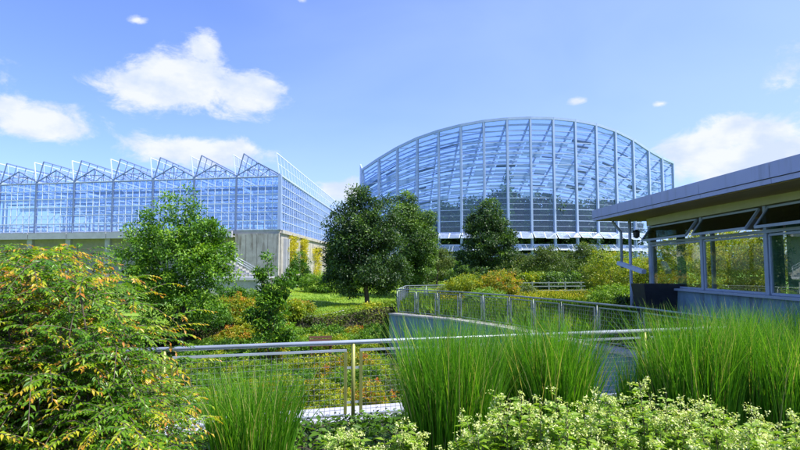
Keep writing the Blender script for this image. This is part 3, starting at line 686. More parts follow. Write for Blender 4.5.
def lantern():
    p = at(636, 221, 22.6); p.z = 4.02
    root = empty('hanging_lantern', p, label='small dark lantern hanging under the pavilion roof corner', cat='lantern')
    mb = MB(); mb.tube([(0, 0, 0), (0, 0, -.42)], .008, 6); mb.build('chain', 'dark', root)
    mb = MB(); mb.tube([(0, 0, -.42), (0, 0, -.45), (0, 0, -.5)], [.03, .08, .17], 10); mb.build('lantern_cap', 'dark', root)
    mb = MB(); mb.tube([(0, 0, -.5), (0, 0, -.52), (0, 0, -.7), (0, 0, -.76)], [.12, .13, .12, .04], 10); mb.build('lantern_body', 'dark', root)
lantern()
def planter():
    c = Vector((8.95, 20.2, 0))
    root = empty('planter_box', c, label='dark tapered planter box beside the pavilion corner', cat='planter')
    mb = MB(); a, b, h = .55, .7, 1.55
    V = [(-a, -a*.8, .5), (a, -a*.8, .5), (a, a*.8, .5), (-a, a*.8, .5), (-b, -b*.8, h), (b, -b*.8, h), (b, b*.8, h), (-b, b*.8, h), (-b+.06, -b*.8+.06, h), (b-.06, -b*.8+.06, h), (b-.06, b*.8-.06, h), (-b+.06, b*.8-.06, h), (-b+.1, -b*.8+.1, h-.1), (b-.1, -b*.8+.1, h-.1), (b-.1, b*.8-.1, h-.1), (-b+.1, b*.8-.1, h-.1)]
    Fs = [(3,2,1,0)]+[(i, (i+1) % 4, (i+1) % 4+4, i+4) for i in range(4)]+[(i+4, (i+1) % 4+4, (i+1) % 4+8, i+8) for i in range(4)]+[(i+8, (i+1) % 4+8, (i+1) % 4+12, i+12) for i in range(4)]+[(12,13,14,15)]
    mb.add(V, Fs); mb.build('planter_body', 'dark', root)
    mb = MB(); mb.box((0, 0, .25), (.8, .7, .49)); mb.build('plinth', 'concrete', root)
planter()

# ------------------------------------------------------------ concrete outbuilding, stair, slatted screen
def outbuilding():
    a = at(196, 278, 46); b = at(262, 278, 46); zt = 1.35
    root = empty('concrete_shed', (a.x, 46, 0), label='low concrete outbuilding with rounded roof slab under the stair', cat='outbuilding'); og = Vector((a.x, 46, 0))
    wd = b.x-a.x
    mb = MB(); mb.slab((0, .3, -2.2), (wd-.4, .3, -2.2), (wd-.4, .3, zt-.2), (0, .3, zt-.2), .25); mb.build('wall', 'concrete', root)
    mb = MB(); mb.slab((0, .0, zt-.1), (wd, .0, zt-.1), (wd, 5, zt-.1), (0, 5, zt-.1), .22); mb.tube([(wd, 0, zt-.1), (wd, 5, zt-.1)], .11, 10); mb.build('roof_slab', 'concrete_pale', root)
    mb = MB(); mb.bar((wd-.2, .15, -2.2), (wd-.2, .15, zt-.22), .3); mb.build('pillar', 'concrete_pale', root)
    mb = MB(); mb.bar((1.2, -.6, -1.45), (3.6, -.6, -1.45), .8, .25); mb.build('step', 'concrete_pale', root)
outbuilding()
def stair():
    a = at(256, 272, 50); og = Vector((a.x, 50, 1.2))
    root = empty('concrete_stair', og, label='concrete stair with pipe handrail climbing left beside the greenhouse wall', cat='stair')
    n = 10; mb = MB()
    for i in range(n): mb.box((-.3*i, 0, .17*i+.0), (.31, 1.2, .34))
    mb.slab((.3, -.62, -.35), (-3, -.62, 1.5), (-3, -.62, 1.0), (-.3, -.62, -.7), .1)
    mb.build('steps', 'concrete', root)
    mb = MB()
    for h in (.55, .75, .95): mb.tube([(.1, -.66, h), (-3.0, -.66, h+1.72)], .025, 6)
    for i in (0, 5, 10): mb.tube([(-.3*i, -.66, .17*i), (-.3*i, -.66, .17*i+1.0)], .025, 6)
    mb.build('handrail', 'steel', root, smooth=True)
stair()
def screen():
    a = at(33, 275, 40); b = at(60, 275, 40)
    root = empty('slatted_screen', (a.x, 40, a.z-2), label='dark green slatted screen seen through the left foreground shrub', cat='screen')
    mb = MB(); wd = b.x-a.x
    for i in range(5): mb.bar((0, 0, 2+.28*i), (wd, 0, 2+.28*i), .05, .18)
    mb.build('slats', 'slat', root)
    for x in (0, wd/2, wd): mb = MB(); mb.bar((x, .06, 0), (x, .06, 3.4), .09); mb.build('post', 'dark', root)
screen()

# ------------------------------------------------------------ vegetation builders
def limb(mb, a, b, r0, r1, g, n=6, wob=.08):
    a = np.array(a, float); b = np.array(b, float); ln = np.linalg.norm(b-a); P = []
    off = g.normal(size=3)*wob*ln
    for i in range(n+1):
        t = i/n; p = a+(b-a)*t+off*math.sin(math.pi*t); p[2] += .1*ln*math.sin(math.pi*t)*.3; P.append(Vector(p))
    mb.tube(P, [r0+(r1-r0)*i/n for i in range(n+1)], 7); return P
def tree(name, base, lobes, nc, per, cr, ls, m, label, cat='tree', tr=.16, trunk_top=None, seed=1, group=None, limbs=12, shell=.5, up=.5, **k):
    g = np.random.default_rng(seed); root = empty(name, base, label=label, cat=cat, group=group)
    C, D = clumps(lobes, nc, g, shell)
    zt = trunk_top or np.mean([l[2] for l in lobes]); cx = np.mean([l[0] for l in lobes]); cy = np.mean([l[1] for l in lobes])
    mb = MB(); limb(mb, (0, 0, -.1), (cx*.8, cy*.8, zt), tr, tr*.35, g, wob=.03)
    mb.build('trunk', 'bark', root, smooth=True)
    mb = MB()
    for i in g.choice(nc, min(limbs, nc), replace=False):
        t = g.uniform(.3, .9); limb(mb, (cx*.8*t, cy*.8*t, zt*t), C[i], tr*.4*(1.2-t), .012, g)
    mb.build('limbs', 'bark', root, smooth=True)
    foliage('crown', m, C, D, per, cr, ls, g, root, up=up, **k)
    return root
def shrub(name, base, lobes, nc, per, cr, ls, m, label, cat='shrub', seed=1, group=None, shell=.45, **k):
    g = np.random.default_rng(seed); root = empty(name, base, label=label, cat=cat, group=group)
    C, D = clumps(lobes, nc, g, shell); C[:, 2] = np.maximum(C[:, 2], .05)
    mb = MB()
    for i in g.choice(nc, min(9, nc), replace=False): limb(mb, (g.normal()*.05, g.normal()*.05, -.05), C[i], .025, .006, g)
    mb.build('stems', 'bark', root, smooth=True)
    foliage('foliage', m, C, D, per, cr, ls, g, root, **k)
    return root
def gp(px, Y):      # ground point below a photo column at depth Y
    x = (px-400)/F*Y; return Vector((x, Y, h1(x, Y)))
# large trees
b = gp(368, 38)
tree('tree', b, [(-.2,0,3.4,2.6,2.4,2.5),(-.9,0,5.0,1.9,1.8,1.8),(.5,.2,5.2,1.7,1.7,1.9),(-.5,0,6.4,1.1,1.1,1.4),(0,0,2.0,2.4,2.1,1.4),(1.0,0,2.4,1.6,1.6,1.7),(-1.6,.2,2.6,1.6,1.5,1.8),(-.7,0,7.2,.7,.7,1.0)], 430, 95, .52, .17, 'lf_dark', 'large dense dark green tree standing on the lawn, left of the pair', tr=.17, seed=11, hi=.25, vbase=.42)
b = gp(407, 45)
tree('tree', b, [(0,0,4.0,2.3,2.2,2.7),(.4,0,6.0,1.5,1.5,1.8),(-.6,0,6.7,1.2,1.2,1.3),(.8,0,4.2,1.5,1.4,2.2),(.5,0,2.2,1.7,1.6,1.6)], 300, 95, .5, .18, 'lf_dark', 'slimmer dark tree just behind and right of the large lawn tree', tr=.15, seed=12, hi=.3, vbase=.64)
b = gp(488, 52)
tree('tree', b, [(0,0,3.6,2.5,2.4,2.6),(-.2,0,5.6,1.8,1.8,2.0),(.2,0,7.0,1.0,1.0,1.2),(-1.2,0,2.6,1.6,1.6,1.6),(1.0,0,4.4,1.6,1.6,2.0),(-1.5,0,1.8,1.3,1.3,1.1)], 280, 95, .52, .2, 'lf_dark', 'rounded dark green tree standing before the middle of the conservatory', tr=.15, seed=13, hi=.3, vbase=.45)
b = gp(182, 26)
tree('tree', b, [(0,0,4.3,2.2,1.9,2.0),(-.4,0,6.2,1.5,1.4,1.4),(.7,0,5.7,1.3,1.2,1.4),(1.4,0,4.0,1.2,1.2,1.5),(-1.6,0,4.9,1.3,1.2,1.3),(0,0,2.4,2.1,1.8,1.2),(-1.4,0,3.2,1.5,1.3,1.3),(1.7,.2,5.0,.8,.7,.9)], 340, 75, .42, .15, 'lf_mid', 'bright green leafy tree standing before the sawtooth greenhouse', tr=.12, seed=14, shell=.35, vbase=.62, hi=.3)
b = gp(271, 24)
tree('small_tree', b, [(0,0,2.2,.75,.7,1.0),(-.35,0,3.9,.35,.35,.75),(.75,0,3.7,.28,.28,.9),(.1,0,3.1,.7,.6,.8),(-.1,0,4.6,.22,.22,.5),(.3,0,1.5,.8,.7,.6),(-.8,0,2.3,.4,.4,.35)], 120, 50, .24, .14, 'lf_mid', 'slender young tree with upright branches before the concrete wall', tr=.05, seed=15, shell=.2, vbase=.5)
# loose olive trees before the conservatory
for i, (px, Y, s, lab) in enumerate([(545, 50, 1.0, 'loose olive-green tree with thin trunk right of the rounded dark tree'), (584, 53, 1.05, 'loose olive tree left of the pavilion downspout'), (436, 56, .95, 'olive-green tree between the dark trees at the conservatory foot'), (520, 57, .8, 'low pale olive tree tucked behind the rounded dark tree')]):
    t = tree('ornamental_tree', gp(px, Y), [(0,0,2.7*s,1.9*s,1.8,.9*s),(-1.2*s,0,2.3*s,1.2,1.2,.8*s),(1.2*s,0,2.4*s,1.2,1.2,.8*s),(.2,0,3.3*s,1.2,1.2,.6*s)], 110, 60, .42, .16, 'lf_olive', lab, tr=.09, seed=30+i, shell=.2, vbase=.5, hi=.3)
# shrubs placed one by one on the right terrace
def TP(px, Y, z=0.0): return Vector(((px-400)/F*Y, Y, z))
specs = [
 ('shrub', TP(466, 31), 1.0, 1.75, 'lf_yellow', 'yellow-green rounded shrub behind the curved railing, left of the bronze one', .62, 300),
 ('shrub', TP(499, 31), 1.15, 1.95, 'lf_orange', 'bronze and orange tipped shrub behind the curved railing', .55, 300),
 ('shrub', TP(449, 33.4), .8, 1.25, 'lf_yellow', 'small yellow-green shrub next to the short railing end', .5, 140),
 ('shrub', TP(484, 27.5), 1.0, 1.1, 'lf_lime', 'low lime shrub pressed against the inside of the curved railing', .5, 200),
 ('shrub', TP(521, 36), .9, 1.1, 'lf_olive', 'dull olive shrub to the right of the bronze shrub', .5, 150),
 ('shrub', TP(612, 27), 1.15, 1.3, 'lf_lime', 'rounded bright green mounded shrub left of the pavilion column', .55, 260),
 ('shrub', TP(632, 24.5), .8, 1.0, 'lf_dark', 'small dark shrub in front of the mounded bright green shrub', .3, 150),
 ('shrub', TP(640, 29), 1.2, 2.6, 'lf_yellow', 'tall yellow-green shrub showing behind the pavilion corner post', .6, 260),
 ('shrub', Vector((14.0, 27.5, 0)), 2.0, 4.3, 'lf_yellow', 'tall yellow-green shrub seen through the first pavilion window', .88, 330),
 ('shrub', Vector((17.3, 30.0, 0)), 2.3, 4.8, 'lf_yellow', 'tall golden green shrub seen through the gap between first and second pavilion windows', .88, 330),
 ('shrub', Vector((16.4, 25.4, 0)), 1.9, 4.2, 'lf_yellow', 'bright yellow-green shrub seen through the second pavilion window', .88, 300),
 ('shrub', Vector((21.5, 27.0, 0)), 2.4, 4.8, 'lf_yellow', 'large yellow-green shrub behind the pavilion, seen through its middle window', .88, 330),
 ('shrub', Vector((21.0, 20.0, 0)), 1.8, 3.6, 'lf_yellow', 'yellow-green shrub behind the rear wall of the pavilion', .55, 260),
 ('shrub', Vector((12.2, 33.5, 0)), 1.6, 3.4, 'lf_yellow', 'loose golden green shrub just right of the pavilion roof column', .58, 260),
 ('shrub', TP(607, 38), 1.3, 2.2, 'lf_orange', 'olive and bronze shrub under the pavilion roof tip', .36, 220),
]
for i, (nm, p, r, h, m, lab, vb, nc) in enumerate(specs):
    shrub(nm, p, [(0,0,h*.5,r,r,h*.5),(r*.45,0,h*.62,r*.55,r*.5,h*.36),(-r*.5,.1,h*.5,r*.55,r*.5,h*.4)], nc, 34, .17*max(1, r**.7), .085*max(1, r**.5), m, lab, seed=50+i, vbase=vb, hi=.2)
b = gp(318, 47)
shrub('shrub', b, [(0,0,.7,1.4,1.2,.9),(.8,0,.6,.9,.9,.8)], 150, 50, .26, .13, 'lf_lime', 'round bright green bush on the lawn under the ivy wall', seed=70, vbase=.5, hi=.3)
shrub('shrub', gp(343, 54), [(0,0,1.2,1.5,1.2,1.4),(.8,0,.9,1.2,.9,1.2)], 150, 50, .3, .15, 'lf_mid', 'mid green bush between the ivy wall and the big lawn tree', seed=71, vbase=.6, hi=.3)
shrub('shrub', gp(300, 50), [(0,0,1.4,.9,.9,1.6)], 100, 50, .3, .14, 'lf_mid', 'dark green upright bush at the foot of the wall pilasters', seed=72, vbase=.35)
foot = [(428, 60, 2.4, 3.6, 'lf_olive', .5, 'olive shrub at the conservatory foot, beside the slimmer dark tree'), (452, 62, 2.6, 4.2, 'lf_mid', .5, 'green shrub at the conservatory foot, left of the rounded tree'), (528, 62, 2.6, 4.4, 'lf_olive', .55, 'olive shrub at the conservatory foot, right behind the rounded tree'),
        (552, 64, 2.6, 4.6, 'lf_dark', .55, 'dark shrub at the conservatory foot behind the loose olive tree'), (576, 62, 2.6, 4.0, 'lf_olive', .45, 'olive shrub at the conservatory foot between two loose trees'), (600, 63, 2.6, 4.4, 'lf_mid', .5, 'green shrub at the conservatory foot left of the downspout'), (622, 60, 2.4, 4.0, 'lf_yellow', .35, 'yellowish shrub at the conservatory foot behind the pavilion column'), (646, 62, 2.6, 4.2, 'lf_yellow', .5, 'golden shrub at the conservatory foot behind the pavilion corner'),
        (504, 48, 1.5, 2.0, 'lf_olive', .6, 'low olive shrub on the lawn in front of the rounded tree'), (470, 46, 1.6, 2.2, 'lf_dark', .5, 'low dark shrub on the lawn left of the rounded tree'), (560, 45, 1.6, 1.9, 'lf_dark', .6, 'low dark shrub under the loose olive trees'), (590, 46, 1.6, 2.2, 'lf_olive', .5, 'low olive shrub below the pavilion roof tip'), (532, 46, 1.3, 1.7, 'lf_yellow', .4, 'low yellowish shrub left of the loose olive tree')]
for i, (px, Y, r_, h, m, vb, lab) in enumerate(foot):
    h = h*.66 if Y > 55 else h
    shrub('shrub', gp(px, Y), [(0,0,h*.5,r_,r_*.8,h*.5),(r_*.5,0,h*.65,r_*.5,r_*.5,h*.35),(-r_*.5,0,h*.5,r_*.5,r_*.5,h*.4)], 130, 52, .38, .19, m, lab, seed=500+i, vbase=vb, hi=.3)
near = [(238, 31.0, 1.1, 1.5, 'lf_orange', .5, 'bronze shrub left of the slender young tree'), (252, 28.6, .9, 1.1, 'lf_yellow', .6, 'yellow shrub at the foot of the slender young tree'), (288, 30.2, .9, 1.0, 'lf_yellow', .5, 'yellow-green shrub right behind the slender young tree'), (226, 35, 1.3, 1.7, 'lf_mid', .4, 'dark green shrub before the concrete outbuilding'), (300, 33.5, .8, .8, 'lf_orange', .5, 'small golden bronze shrub at the left end of the garden path'), (262, 36.0, 1.1, 1.3, 'lf_lime', .5, 'lime shrub right of the outbuilding pillar')]
for i, (px, Y, r_, h, m, vb, lab) in enumerate(near):
    shrub('shrub', gp(px, Y), [(0,0,h*.5,r_,r_*.8,h*.5),(r_*.5,0,h*.6,r_*.5,r_*.5,h*.35)], 150, 40, .22, .12, m, lab, seed=530+i, vbase=vb, hi=.3)
# climbing plants on the greenhouse side wall
for i, (dy, wd_, z1, z0, m, lab) in enumerate([(4.5, 2.6, 5.3, .8, 'lf_gold', 'leftmost golden climbing plant on the greenhouse side wall'), (10, 2.6, 5.2, 1.5, 'lf_gold', 'second golden climber from the greenhouse corner'), (19, 5.5, 4.6, .2, 'lf_gold', 'broad golden climber near the middle of the side wall'), (30, 6.0, 5.7, .8, 'lf_yellow', 'greener climber at the far end of the side wall by the tree')]):
    g = np.random.default_rng(80+i); root = empty('climbing_plant', (-11.5+.03*dy+.2, 55+dy, 0), label=lab, cat='climber', group='climbing plants on the greenhouse wall')
    nc = 90; C = np.stack([.12+.12*g.random(nc), g.normal(0, wd_*.28, nc), z1-(z1-z0)*g.random(nc)**1.3], 1); C[:, 1] *= (.55+.6*(C[:, 2]-z0)/(z1-z0)); D = np.tile([1., -.2, .1], (nc, 1))
    mb = MB()
    for k in range(4): limb(mb, (.05, g.normal()*.3, 0), (.1, g.normal()*wd_*.3, z1-.3), .03, .01, g)
    mb.build('stems', 'bark', root); foliage('foliage', m, C, D, 42, .34, .15, g, root, vbase=.5)
# plants inside the conservatory
g = np.random.default_rng(5)
inside = [(440, 85, 9.5, 3.4), (458, 88, 10.5, 3.8), (474, 82, 10, 3.6), (500, 84, 11.5, 3.8), (526, 81.5, 9.8, 3.4), (548, 80.5, 10.6, 3.6), (572, 82, 9.6, 3.6), (594, 84, 10.4, 3.6), (620, 87, 8.8, 3.2), (416, 89, 9.0, 3.2)]
pr = None
names_in = ['first', 'second', 'third', 'fourth', 'fifth', 'sixth', 'seventh', 'eighth', 'ninth', 'tenth']
order = sorted(range(len(inside)), key=lambda i: inside[i][0]); rank = {i: names_in[k] for k, i in enumerate(order)}
for i, (px, Y, h, r) in enumerate(inside):
    base = Vector(((px-400)/F*Y, Y, 0.2))
    if pr is None or i == 3:
        lob = [(0,0,.72,.30,.30,.26),(.15,0,.5,.28,.28,.25),(-.18,0,.55,.25,.25,.25),(0,0,.28,.3,.3,.25)]
        t = tree('glasshouse_tree', base, [tuple(v*10 for v in l) for l in lob], 190, 60, .8, .40, 'lf_dark', 'x', tr=.15, seed=90+i, shell=.2, vbase=.4); pr = t
    else: t = copy_tree(pr)
    t.location = base; t.scale = (r/2.8, r/2.8, h/8.2); t.rotation_euler = (0, 0, i*1.3)
    tag(t, '%s tropical tree from the left seen through the conservatory glass' % rank[i], 'tree', 'tropical trees inside the conservatory')
b = Vector(((509-400)/F*80, 80, .2))
tree('climbing_pillar', b, [(0,0,13.5,.6,.6,2.2),(0,0,10,.8,.8,2.4),(.3,0,6,1.1,1.1,3)], 90, 45, .5, .3, 'lf_mid', 'tall slim green plant column rising inside the conservatory centre', cat='plant', tr=.1, trunk_top=14, seed=101, vbase=.6)
# pale fence rail beyond the meadow
fa, fb = TP(498, 42), TP(596, 44)
mb = MB(); root = empty('low_fence', fa, label='thin grey low fence beyond the yellow-green meadow', cat='fence')
d = fb-fa
for z in (.45, .75, 1.02): mb.bar(Vector((0, 0, z)), d+Vector((0, 0, z)), .05, .06)
mb.build('rails', 'wire', root)
for i in range(7): mb = MB(); mb.bar(d*(i/6), d*(i/6)+Vector((0, 0, 1.1)), .09); mb.build('post', 'wire', root)
# bench
def bench():
    p = gp(322, 25.5); p.z += .25; root = empty('garden_bench', p, .25, label='small red-brown wooden bench among the groundcover', cat='bench')
    mb = MB()
    for i in range(4): mb.box((0, -.18+.12*i, .42), (1.0, .1, .04))
    mb.build('seat', 'wood', root)
    mb = MB()
    for i in range(2): mb.box((0, .27, .6+.13*i), (1.0, .03, .1))
    mb.build('backrest', 'wood', root)
    for x in (-.42, .42):
        for y in (-.16, .22): mb = MB(); mb.box((x, y, .1), (.06, .06, .62)); mb.build('leg', 'wood', root)
bench()

# garden shrubs in the sunken bed (left of the blue wall): four kinds copied about
kinds = []
for i, (m, vb, w_) in enumerate([('lf_lime', .45, 'lime green'), ('lf_yellow', .6, 'yellow-green'), ('lf_orange', .56, 'orange tipped'), ('lf_mid', .5, 'deep green')]):
    s = shrub('garden_shrub', (0, 0, 0), [(0,0,.4,.75,.7,.45),(.4,.1,.5,.4,.4,.35),(-.4,0,.42,.4,.4,.35)], 110, 36, .14, .085, m, 'x', seed=120+i, vbase=vb, hi=.2); kinds.append((s, w_, [0]))
g = np.random.default_rng(17)
spots = []
tries = 0
while len(spots) < 84 and tries < 9000:
    tries += 1
    Y = g.uniform(13.5, 29.5); px = g.uniform(196, 400); x = (px-400)/F*Y
    if x > -.9: continue
    if all((x-a)**2+(Y-b_)**2 > .86**2 for a, b_ in spots) and (x+5.4)**2+(Y-24)**2 > .6 and (x+3.45)**2+(Y-25.0)**2 > 1.4: spots.append((x, Y))
for q in range(17): x_ = -8.6+q*.52; spots.append((x_, 30.5+(x_+4.6)*.38-1.15+g.uniform(-.2, .1)))
spots.sort(key=lambda s_: s_[1])
used = set()
for j, (x, Y) in enumerate(spots):
    edge_ = Y > 30.5+(x+4.6)*.38-1.5
    k = int(g.choice(4, p=[.28, .34, .12, .26] if not edge_ else [.15, .15, .2, .5])); s, w_, c = kinds[k]
    t = s if k not in used else copy_tree(s); used.add(k)
    sc = g.uniform(.75, 1.25); t.location = (x, Y, h1(x, Y)-.05); t.scale = (sc, sc, sc*g.uniform(.8, 1.1)); t.rotation_euler = (0, 0, g.uniform(0, 6.28))
    row = 'near' if Y < 19 else ('middle' if Y < 24.5 else 'far')
    px = 400+F*x/Y
    t['category'] = 'shrub'; t['group'] = 'low shrubs in the sunken bed'; c.append((row, px, t))
ORD = ['first', 'second', 'third', 'fourth', 'fifth', 'sixth', 'seventh', 'eighth', 'ninth', 'tenth', 'eleventh', 'twelfth', 'thirteenth', 'fourteenth', 'fifteenth', 'sixteenth', 'seventeenth', 'eighteenth', 'nineteenth', 'twentieth', 'twenty-first']
for s, w_, c in kinds:
    for row in ('near', 'middle', 'far'):
        for q, (_, _, t) in enumerate(sorted([e_ for e_ in c[1:] if e_[0] == row], key=lambda e_: e_[1])):
            t['label'] = '%s shrub, %s from left among its colour in the %s sunken bed' % (w_, ORD[min(q, 20)], row)
for k, (s, w_, c) in enumerate(kinds):
    if k not in used: s.location = (-4, 22, h1(-4, 22))

# scattered leaf cover
def cover(name, m, X, Y, Z, ls, hgt_, per, label, vb=.5, vamp=.3, seed=3, blade=False):
    g = np.random.default_rng(seed); n = len(X)*per
    P = np.stack([np.repeat(X, per), np.repeat(Y, per), np.repeat(Z, per)], 1) + np.stack([g.normal(0, .12, n), g.normal(0, .12, n), hgt_*g.random(n)], 1)
    pat = .5+.5*np.sin(P[:, 0]*1.1+np.sin(P[:, 1]*.8)*2)*np.cos(P[:, 1]*.9+P[:, 0]*.4)
    if blade:
        P[:, 2] = np.repeat(Z, per); A = np.stack([g.normal(0, .3, n), g.normal(0, .3, n), np.ones(n)], 1); Nn = rdir(n, g); Nn[:, 2] *= .2
        ln = hgt_*(.5+.7*g.random(n)); wd = ls*(.7+.6*g.random(n)); dr = .25
    else:
        A = rdir(n, g); A[:, 2] = np.abs(A[:, 2])*.6; Nn = rdir(n, g)*.6+np.array([0, 0, 1]); ln = ls*(.6+.8*g.random(n)); wd = ln*.5; dr = .15
    o = leafmesh(name, m, P, A, Nn, ln, wd, vb+vamp*(pat-.5)*1.6+g.normal(0, .12, n), None, dr)
    return tag(o, label, 'groundcover' if not blade else 'grass', kind='stuff')
g = np.random.default_rng(41)
X = g.uniform(-16, 5, 26000); Y = g.uniform(11.0, 33, 26000); X = np.where(X < 0, X*(.45+.55*Y/33), X); Z = hgt(X, Y); k = ((X < -.35) | (X < np.interp(Y, [p.y for p in far_pts[::-1]], [p.x for p in far_pts[::-1]])-.5) & (Y < 25)) & (Y < 31.0+(X+4.6)*.38)
cover('groundcover', 'lf_yellow', X[k], Y[k], Z[k], .11, .28, 8, 'mixed yellow-green groundcover filling the sunken garden bed', .36, .7, 42)
g = np.random.default_rng(46); X = g.uniform(-14, -.3, 4200); E_ = np.clip(30.5+(X+4.6)*.38, 26, 34); Y = E_-g.uniform(.2, 1.7, 4200)
cover('slope_groundcover', 'lf_olive', X, Y, hgt(X, Y)+.1, .11, .16, 8, 'dull olive and dark plants on the short slope under the lawn edge', .38, .6, 47)
# lawn grass
X = g.uniform(-16, 8, 26000); Y = g.uniform(30, 62, 26000)**1.0; k = (Y > 31.0+(X+4.6)*.38) & ~((X > -.3) & (Y < 34)) & ~((np.abs(Y-(32.4+(X+3)*.42)) < .75) & (X > -5.4) & (X < -.5)) & (X > -14)
cover('lawn_grass', 'lf_meadow', X[k], Y[k], hgt(X, Y)[k], .035, .10, 3, 'short sunlit lawn around the pair of dark trees', .62, .25, 43, blade=True)
# meadow on the right terrace
def inside_poly(x, y):
    # right of the far rail line
    ys = np.array([p.y for p in far_pts[::-1]]); xs = np.array([p.x for p in far_pts[::-1]])
    return x > np.interp(y, ys, xs)+.35
X = g.uniform(0, 22, 60000); Y = g.uniform(9.5, 40, 60000); k = inside_poly(X, Y) & (X < 9.1+(Y > 24.5)*14) & (Y < 36+X*.2) & (X/Y < .8)
cover('meadow_grass', 'lf_meadow', X[k], Y[k], 0*X[k], .022, .62, 3, 'bright yellow-green meadow grass between curved railing and pavilion', .42, .35, 44, blade=True)
X = g.uniform(2, 16, 8000); Y = g.uniform(28, 38, 8000); k = inside_poly(X, Y) & (np.abs(X-6.6) > .1)
cover('meadow_flowers', 'lf_gold', X[k], Y[k], .45+0*X[k], .06, .28, 2, 'yellow flowering patch of the meadow beyond the mounded shrub', .5, .3, 45)

# ------------------------------------------------------------ ornamental grass clumps
def grass_clump(base, r, h, n, label, seed, lean=.11, wid=.0125):
    g = np.random.default_rng(seed); root = empty('ornamental_grass', base, label=label, cat='grass clump', group='tall ornamental grass clumps before the railing')
    K = 6; rr = r*np.sqrt(g.random(n)); th = g.random(n)*6.283
    B = np.stack([rr*np.cos(th)*.8, rr*np.sin(th)*.8, np.zeros(n)], 1)
    ln = h*(.62+.42*g.random(n)); out = np.stack([np.cos(th), np.sin(th), np.zeros(n)], 1)*(rr/r)[:, None]*lean*.5 + g.normal(0, .055, (n, 3)); out[:, 2] = 0
    bend = g.normal(0, .10, (n, 3)) + out*.55; bend[:, 2] = -np.abs(g.normal(0, .05, n))
    face = g.random(n)*6.283; sdv = np.stack([np.cos(face), np.sin(face), 0*face], 1)
    V = np.zeros((n, K+1, 2, 3))
    for k in range(K+1):
        t = k/K; c = B + out*ln[:, None]*t + bend*ln[:, None]*t**2.6; c[:, 2] += ln*(t - .04*t*t)
        wv = wid*(1-.92*t**1.6)*(.75+.5*g.random(n)) if k == 0 else wv0*(1-.95*t**1.8)
        if k == 0: wv0 = wv
        V[:, k, 0] = c - sdv*wv[:, None]/2; V[:, k, 1] = c + sdv*wv[:, None]/2
    base_i = np.arange(n)[:, None]*(2*(K+1)); fs = []
    for k in range(K): fs.append(np.concatenate([base_i+2*k, base_i+2*k+1, base_i+2*k+3, base_i+2*k+2], 1))
    Fi = np.stack(fs, 1).reshape(-1, 4); nf = len(Fi)
    me = bpy.data.meshes.new('blades'); me.vertices.add(n*2*(K+1)); me.vertices.foreach_set('co', V.astype(np.float32).ravel())
    me.loops.add(nf*4); me.loops.foreach_set('vertex_index', Fi.astype(np.int32).ravel()); me.polygons.add(nf); me.polygons.foreach_set('loop_start', np.arange(nf, dtype=np.int32)*4)
    try: me.polygons.foreach_set('loop_total', np.full(nf, 4, dtype=np.int32))
    except Exception: pass
    a = me.attributes.new('var', 'FLOAT', 'POINT'); var = np.clip(g.normal(.5, .2, n), 0, .93); var[g.random(n) < .08] = 1.0; broke = g.random(n) < .05; bend[broke] *= 3.5
    a.data.foreach_set('value', np.repeat(var, 2*(K+1)).astype(np.float32)); me.update(calc_edges=True); me.materials.append(M['lf_grass'])
    o = bpy.data.objects.new('blades', me); col.objects.link(o); o.parent = root
    return root
grass_clump(TP(256, 6.3), .5, 1.16, 1100, 'shorter grass clump left of the railing post', 201, lean=.32)
grass_clump(TP(452, 6.2), .56, 1.72, 2600, 'tall grass clump right of the railing post, left of its twin', 202)
grass_clump(TP(548, 6.4), .48, 1.74, 2600, 'tall grass clump in the middle of the foreground', 203)
grass_clump(TP(508, 7.2), .34, 1.5, 1200, 'grass clump squeezed behind the two middle tall clumps', 204)
grass_clump(TP(690, 7.0), .6, 1.74, 2600, 'tall grass clump before the right part of the railing', 205)
grass_clump(TP(772, 6.8), .65, 1.70, 2600, 'large grass clump at the right edge of the photo', 206)
grass_clump(TP(738, 8.4), .48, 1.72, 1500, 'grass clump behind the two right foreground clumps', 207)
grass_clump(TP(812, 9.0), .55, 1.7, 1500, 'rear grass clump at the far right edge under the windows', 208)
grass_clump(TP(632, 7.4), .22, 1.15, 420, 'thin sparse grass tuft between the middle and right clumps', 209)

